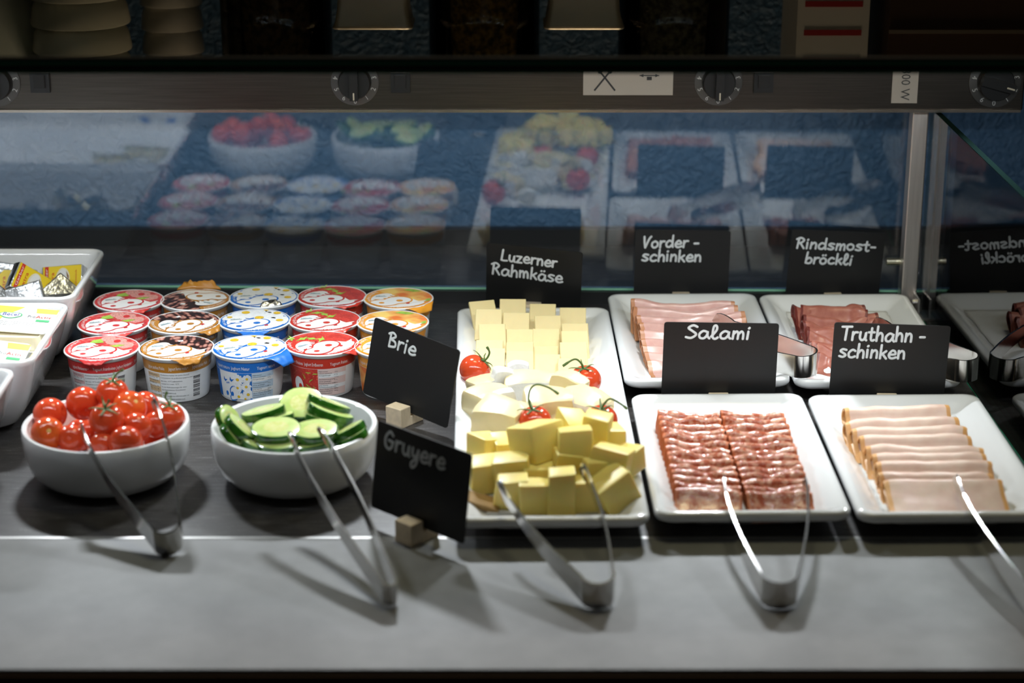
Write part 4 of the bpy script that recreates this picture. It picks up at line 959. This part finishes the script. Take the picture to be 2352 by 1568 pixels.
def tab(t,mat,ang,w_,l_,lift,drop,label=None,crinkle=.0015,seed=0):
    """tear-off tab of a foil lid"""
    n=12;v=[];f=[];m=7
    for j in range(m+1):
        q=j/m
        for i in range(n+1):
            s=i/n*2-1; ww=w_/2*(1-.55*q)
            x=.0345+l_*q-(.0026*s*s*(1-q)); y=s*ww; z=.0452+lift*math.sin(q*PI*.8)-drop*q*q+crinkle*noise.noise(Vector((x*300,y*260,seed)))*min(1,q*3)
            ca,sa=math.cos(ang),math.sin(ang); v.append((x*ca-y*sa,x*sa+y*ca,z))
    for j in range(m):
        for i in range(n): a=j*(n+1)+i; f.append((a,a+1,a+n+2,a+n+1))
    mb=MB(); mb.add(v,f); o=mb.build('lid_tab',mat,t,60); o.modifiers.new('Thickness','SOLIDIFY').thickness=.0003
    if label: o['label']=label
    return o
FLN={'raspberry':'red raspberry','coffee':'brown coffee','plain':'blue daisy-patterned plain','strawberry':'bright red strawberry','peach':'orange peach'}
POS=['front row','middle row','back row']
ROT={'raspberry':[0,.12,.10],'coffee':[.02,.55,2.6],'plain':[.30,.06,.02],'strawberry':[.55,-.02,-.25],'peach':[0,0,-.1]}
for fl in CUPS:
    base=None
    for i,(x,y) in enumerate(CUPS[fl]):
        lab='%s yogurt cup in the %s'%(FLN[fl],POS[i])
        if i==0: base,mband=make_cup(fl,lab,(x,y),0); c=base
        else: c=copy_thing(base,lab,(x,y,0),(0,0,0))
        # turn the lid only: the printed cup side stays towards the viewer
        for ch in c.children:
            if ch.name.startswith('foil_lid'): ch.rotation_euler=(0,0,ROT[fl][i])
    cs=[o for o in bpy.data.objects if o.get('label','').startswith(FLN[fl]+' yogurt')]
    cs.sort(key=lambda o:o.location.y)
    R_=math.radians
    if fl=='raspberry':
        tab(cs[0],mband,R_(-92),.036,.004,.0,.004,seed=1); tab(cs[1],mband,R_(-75),.034,.004,0,.003,seed=2); tab(cs[2],mband,R_(-70),.034,.004,0,.003,seed=3)
    if fl=='coffee':
        tab(cs[0],mband,R_(-62),.034,.006,0,.0045,seed=4); tab(cs[1],mband,R_(-35),.034,.006,0,.004,seed=5); tab(cs[2],mband,R_(92),.046,.008,.0055,-.002,'crumpled orange foil tab standing up',.004,6)
    if fl=='plain':
        tab(cs[0],mband,R_(-33),.036,.013,0,.008,'blue foil tab folded down at the front right',.001,7); tab(cs[1],mband,R_(-85),.036,.005,0,.004,seed=8)
        tab(cs[2],M_foil,R_(-70),.024,-.010,.003,-.002,'silver underside of a curled lid tab',.002,9)
    if fl=='strawberry':
        tab(cs[0],mband,R_(-25),.034,.008,0,.003,seed=10); tab(cs[1],mband,R_(-65),.034,.004,0,.003,seed=11); tab(cs[2],mband,R_(-55),.034,.004,0,.002,seed=12)
    if fl=='peach':
        tab(cs[0],mband,R_(-75),.034,.004,0,.003,seed=13); tab(cs[1],mband,R_(-75),.034,.004,0,.003,seed=14); tab(cs[2],mband,R_(-45),.038,.006,0,.006,seed=15)
# ---------------------------------------------------------------- tubs at the left
def tub(label,xr,yc,hy):
    hx=.1325; t=thing('deep_tub',label,'tub',(xr-hx,yc,0),0,'deep white tubs')
    def R(ins,z,r): return [(x,y,z) for x,y in rrect(hx-ins,hy-ins,r,7)]
    rings=[R(.046,.001,.02),R(.040,0,.02),R(.034,.0015,.02),R(.026,.008,.02),R(.0165,.024,.02),R(.0095,.042,.018),R(.004,.060,.017),R(.0008,.073,.016),R(0,.0765,.016),R(.0010,.0785,.015),R(.0030,.0790,.014),R(.0052,.0780,.012),R(.0068,.073,.012),R(.011,.058,.012),R(.018,.036,.013),R(.027,.016,.014),R(.036,.0075,.014),R(.044,.006,.012)]
    mb=MB(); mb.add(*loft(rings)); mb.build('dish',M_mel,t,60); return t
tub('deep white tub at the back left holding cheese portions',-.424,.4815,.0845)
tub('deep white tub in the middle at the left holding margarine portions',-.4235,.2990,.0855)
tub('deep white tub at the front left, mostly cut off by the frame',-.4330,.1150,.0855)
M_foilc=P('crumpled_foil',(.62,.63,.64),.30,metal=1,bump=.8,bscale=110)
M_yel=P('label_yellow',(.86,.62,.02),.4); M_redl=P('label_red',(.62,.04,.02),.4); M_crm=P('label_cream',(.80,.74,.56),.45); M_brn=P('label_brown',(.22,.10,.03),.5)
def portion(label,p,rot,front=True,s=(.044,.030,.0125)):
    """small foil-wrapped cheese; its printed label covers the top face"""
    sx,sy,sz=s; mb=MB(); v,f=rbox(sx,sy,sz,.0016,2)
    sd=p[0]*100
    mb.add([tuple(Vector(q)+noise.noise_vector(Vector(q)*130+Vector((sd,0,0)))*.0011) for q in v],f); 
    t=mb.build('cheese_portion',M_foilc,smooth=25,loc=p,rot=[math.radians(a) for a in rot]); tag(t,label,'cheese portion','foil cheese portions')
    if front:
        z=sz/2+.0009; F=lambda o:(lambda x,y:(x,y,z+o)); lb=MB()
        def q(x0,x1,y0,y1,mi,o): lb.add([F(o)(x0,y0),F(o)(x1,y0),F(o)(x1,y1),F(o)(x0,y1)],[(0,1,2,3)],mi)
        q(-sx*.47,sx*.47,-sy*.46,sy*.46,0,0); q(-sx*.42,-sx*.33,-sy*.46,sy*.46,1,.0002)
        rt=lambda o:(lambda a,b:(-b,a,z+o))
        put_text(lb,'Gerber',rt(.0004),sx*.06,2,-sy*.38,sx*.35,width=sy*.76)
        put_text(lb,'extra',rt(.0004),sx*.085,1,-sy*.38,sx*.19,width=sy*.62)
        poly(lb,F(.0002),[(.001+.0075*math.cos(k*PI/10)*sx/.044,.0118*math.sin(k*PI/10)*sy/.03) for k in range(20)],3); poly(lb,F(.0004),[(.0015+.0058*math.cos(k*PI/10)*sx/.044,.001+.0095*math.sin(k*PI/10)*sy/.03) for k in range(20)],2)
        poly(lb,F(.0005),[(.0045,.0085),(.0075,.0025),(.0070,-.002),(.0055,.002)],4); q(.0045,.0085,-sy*.44,-sy*.06,1,.0006)
        put_text(lb,'Frühstück',rt(.0004),sx*.04,1,-sy*.40,-sx*.36,width=sy*.7)
        lb.build('label',[M_yel,M_redl,M_lidw,M_crm,M_brn],t,0)
PT=[('tall foil cheese portion standing tilted in the back tub',(-.494,.512,.056),(62,38,28),True),('cheese portion with yellow label leaning on the tub wall',(-.4655,.545,.050),(58,-6,-6),True),('cheese portion with yellow label left of the tall foil one',(-.514,.533,.050),(66,0,0),True),('upright foil cheese portion at the far left of the back tub',(-.533,.535,.058),(78,12,10),False),('dark crumpled foil portion at the front left of the back tub',(-.520,.470,.052),(55,45,10),False),('foil cheese portion in front of the tall tilted one',(-.4935,.478,.050),(70,-14,8),False),('flat foil cheese portion right of the tall tilted one',(-.4610,.492,.043),(20,8,30),False),('foil cheese portion at the right wall of the back tub',(-.4640,.500,.047),(40,-20,60),False)]
for a in PT: portion(*a)
for i in range(6): portion('foil cheese portion in the bottom layer of the back tub, %s from the right'%ORD[i],(-.475-.022*i,.47+.028*(i%2),.019+.004*(i%3)),(rnd.uniform(-15,15),rnd.uniform(-15,15),rnd.uniform(0,180)),i%2==0)
# margarine portions
M_cup=P('margarine_cup',(.78,.70,.50),.3,sss=.2); M_lidm=P('margarine_lid',(.74,.74,.72),.3)
M_yl2=P('lid_yellow',(.88,.66,.08),.4); M_grn=P('lid_green',(.06,.36,.14),.4); M_blu=P('lid_blue',(.04,.05,.28),.4)
def margarine(label,p,rot):
    t=thing('margarine_portion',label,'margarine portion',p,0,'margarine portions'); t.rotation_euler=[math.radians(a) for a in rot]
    def R(i,z): return [(x,y,z) for x,y in rrect(.0280-i,.0195-i,.007-i*.3,5)]
    mb=MB(); mb.add(*loft([R(.006,-.0115),R(.0042,-.0125),R(.0036,-.011),R(.001,-.0015),R(0,-.0008)])); mb.build('cup',M_cup,t)
    def Q(i,z): return [(x,y,z) for x,y in rrect(.0305-i,.0215-i,.005,5)]
    mb=MB(); mb.add(*loft([Q(0,-.0008),Q(0,0),Q(.0003,.0003)])); lid=mb.build('lid',M_lidm,t)
    F=lambda o:(lambda x,y:(x,y,.0004+o)); lb=MB()
    poly(lb,F(0),[(-.030,-.016),(-.030,.021),(-.004,.021),(-.010,.014),(-.020,.004),(-.022,-.010)],0); poly(lb,F(0),[(.008,.020),(.030,.020),(.030,.012),(.010,.012)],0)
    poly(lb,F(.0002),[(-.0135+.0115*math.cos(k*PI/12),.0065+.0052*math.sin(k*PI/12)-.0012*max(0,math.cos((k-6)*PI/6))) for k in range(24)],1); poly(lb,F(.0003),[(-.0135+.0103*math.cos(k*PI/12),.0065+.0042*math.sin(k*PI/12)-.0012*max(0,math.cos((k-6)*PI/6))) for k in range(24)],2)
    put_text(lb,'Becel',F(.0005),.0050,3,-.0215,.0044,width=.0160)
    put_text(lb,'Pro',F(.0003),.0042,4,.0035,.0035,width=.0078); put_text(lb,'Activ',F(.0003),.0042,5,.0117,.0035,width=.0150)
    lb.add([F(.0002)(.0135,-.0025),F(.0002)(.0265,-.0025),F(.0002)(.0265,.0010),F(.0002)(.0135,.0010)],[(0,1,2,3)],1)
    for k in range(3): put_text(lb,'Margarine 35% Fett, 35% graisse',F(.0003),.0014,4,-.020,-.006-.0026*k,width=.040)
    lb.build('lid_print',[M_yl2,M_grn,M_lidm,M_blu,M_cupin,M_redl],lid,0)
    return t
mg=margarine('margarine portion with white and yellow lid on top, lying level',(-.4630,.349,.073),(14,2,-7))
for lab,p,r in (('margarine portion half hidden behind the top one at the left',(-.533,.340,.052),(12,4,-12)),('upside-down margarine portion beneath the top one',(-.4650,.335,.0535),(182,0,-4)),('margarine portion with tilted lid at the front of the middle tub',(-.4720,.266,.066),(22,4,-8)),('margarine portion at the front left corner of the middle tub',(-.515,.262,.056),(16,4,-8)),('margarine portion in the bottom layer, nearest the right wall',(-.4780,.325,.0300),(4,3,80)),('margarine portion in the bottom layer, at the back',(-.5400,.330,.032),(-5,3,5)),('margarine portion in the bottom layer, at the front',(-.4800,.275,.036),(6,-4,5))):
    copy_thing(mg,lab,p,[math.radians(a) for a in r])
M_but=P('butter_wrap',(.66,.69,.72),.35,bump=.3,bscale=150); M_bblue=P('butter_blue',(.04,.12,.42),.4)
for i,(x,y,z,a,b,c) in enumerate(((-.475,.170,.045,20,10,10),(-.468,.120,.048,-12,14,70),(-.510,.150,.050,16,-8,-30),(-.505,.105,.046,8,20,40),(-.482,.075,.044,14,0,0),(-.545,.13,.05,-10,0,15),(-.49,.14,.026,0,5,30),(-.49,.09,.026,3,0,-40))):
    mb=MB(); v,f=rbox(.046,.030,.013,.002,2); mb.add([tuple(Vector(q)+noise.noise_vector(Vector(q)*110+Vector((i,0,0)))*.0008) for q in v],f)
    o=mb.build('butter_portion',M_but,smooth=30,loc=(x,y,z),rot=[math.radians(q) for q in(a,b,c)]); tag(o,'pale wrapped butter portion with blue print in the front left tub','butter portion','butter portions in the front tub')
    mb=MB(); mb.add([(-.018,-.006,.0078),(.006,-.006,.0078),(.010,.006,.0078),(-.018,.006,.0078)],[(0,1,2,3)],0); mb.add([(.010,-.010,.0078),(.020,-.010,.0078),(.020,-.002,.0078),(.010,-.002,.0078)],[(0,1,2,3)],1); mb.build('print',[M_bblue,M_yl2],o,0)
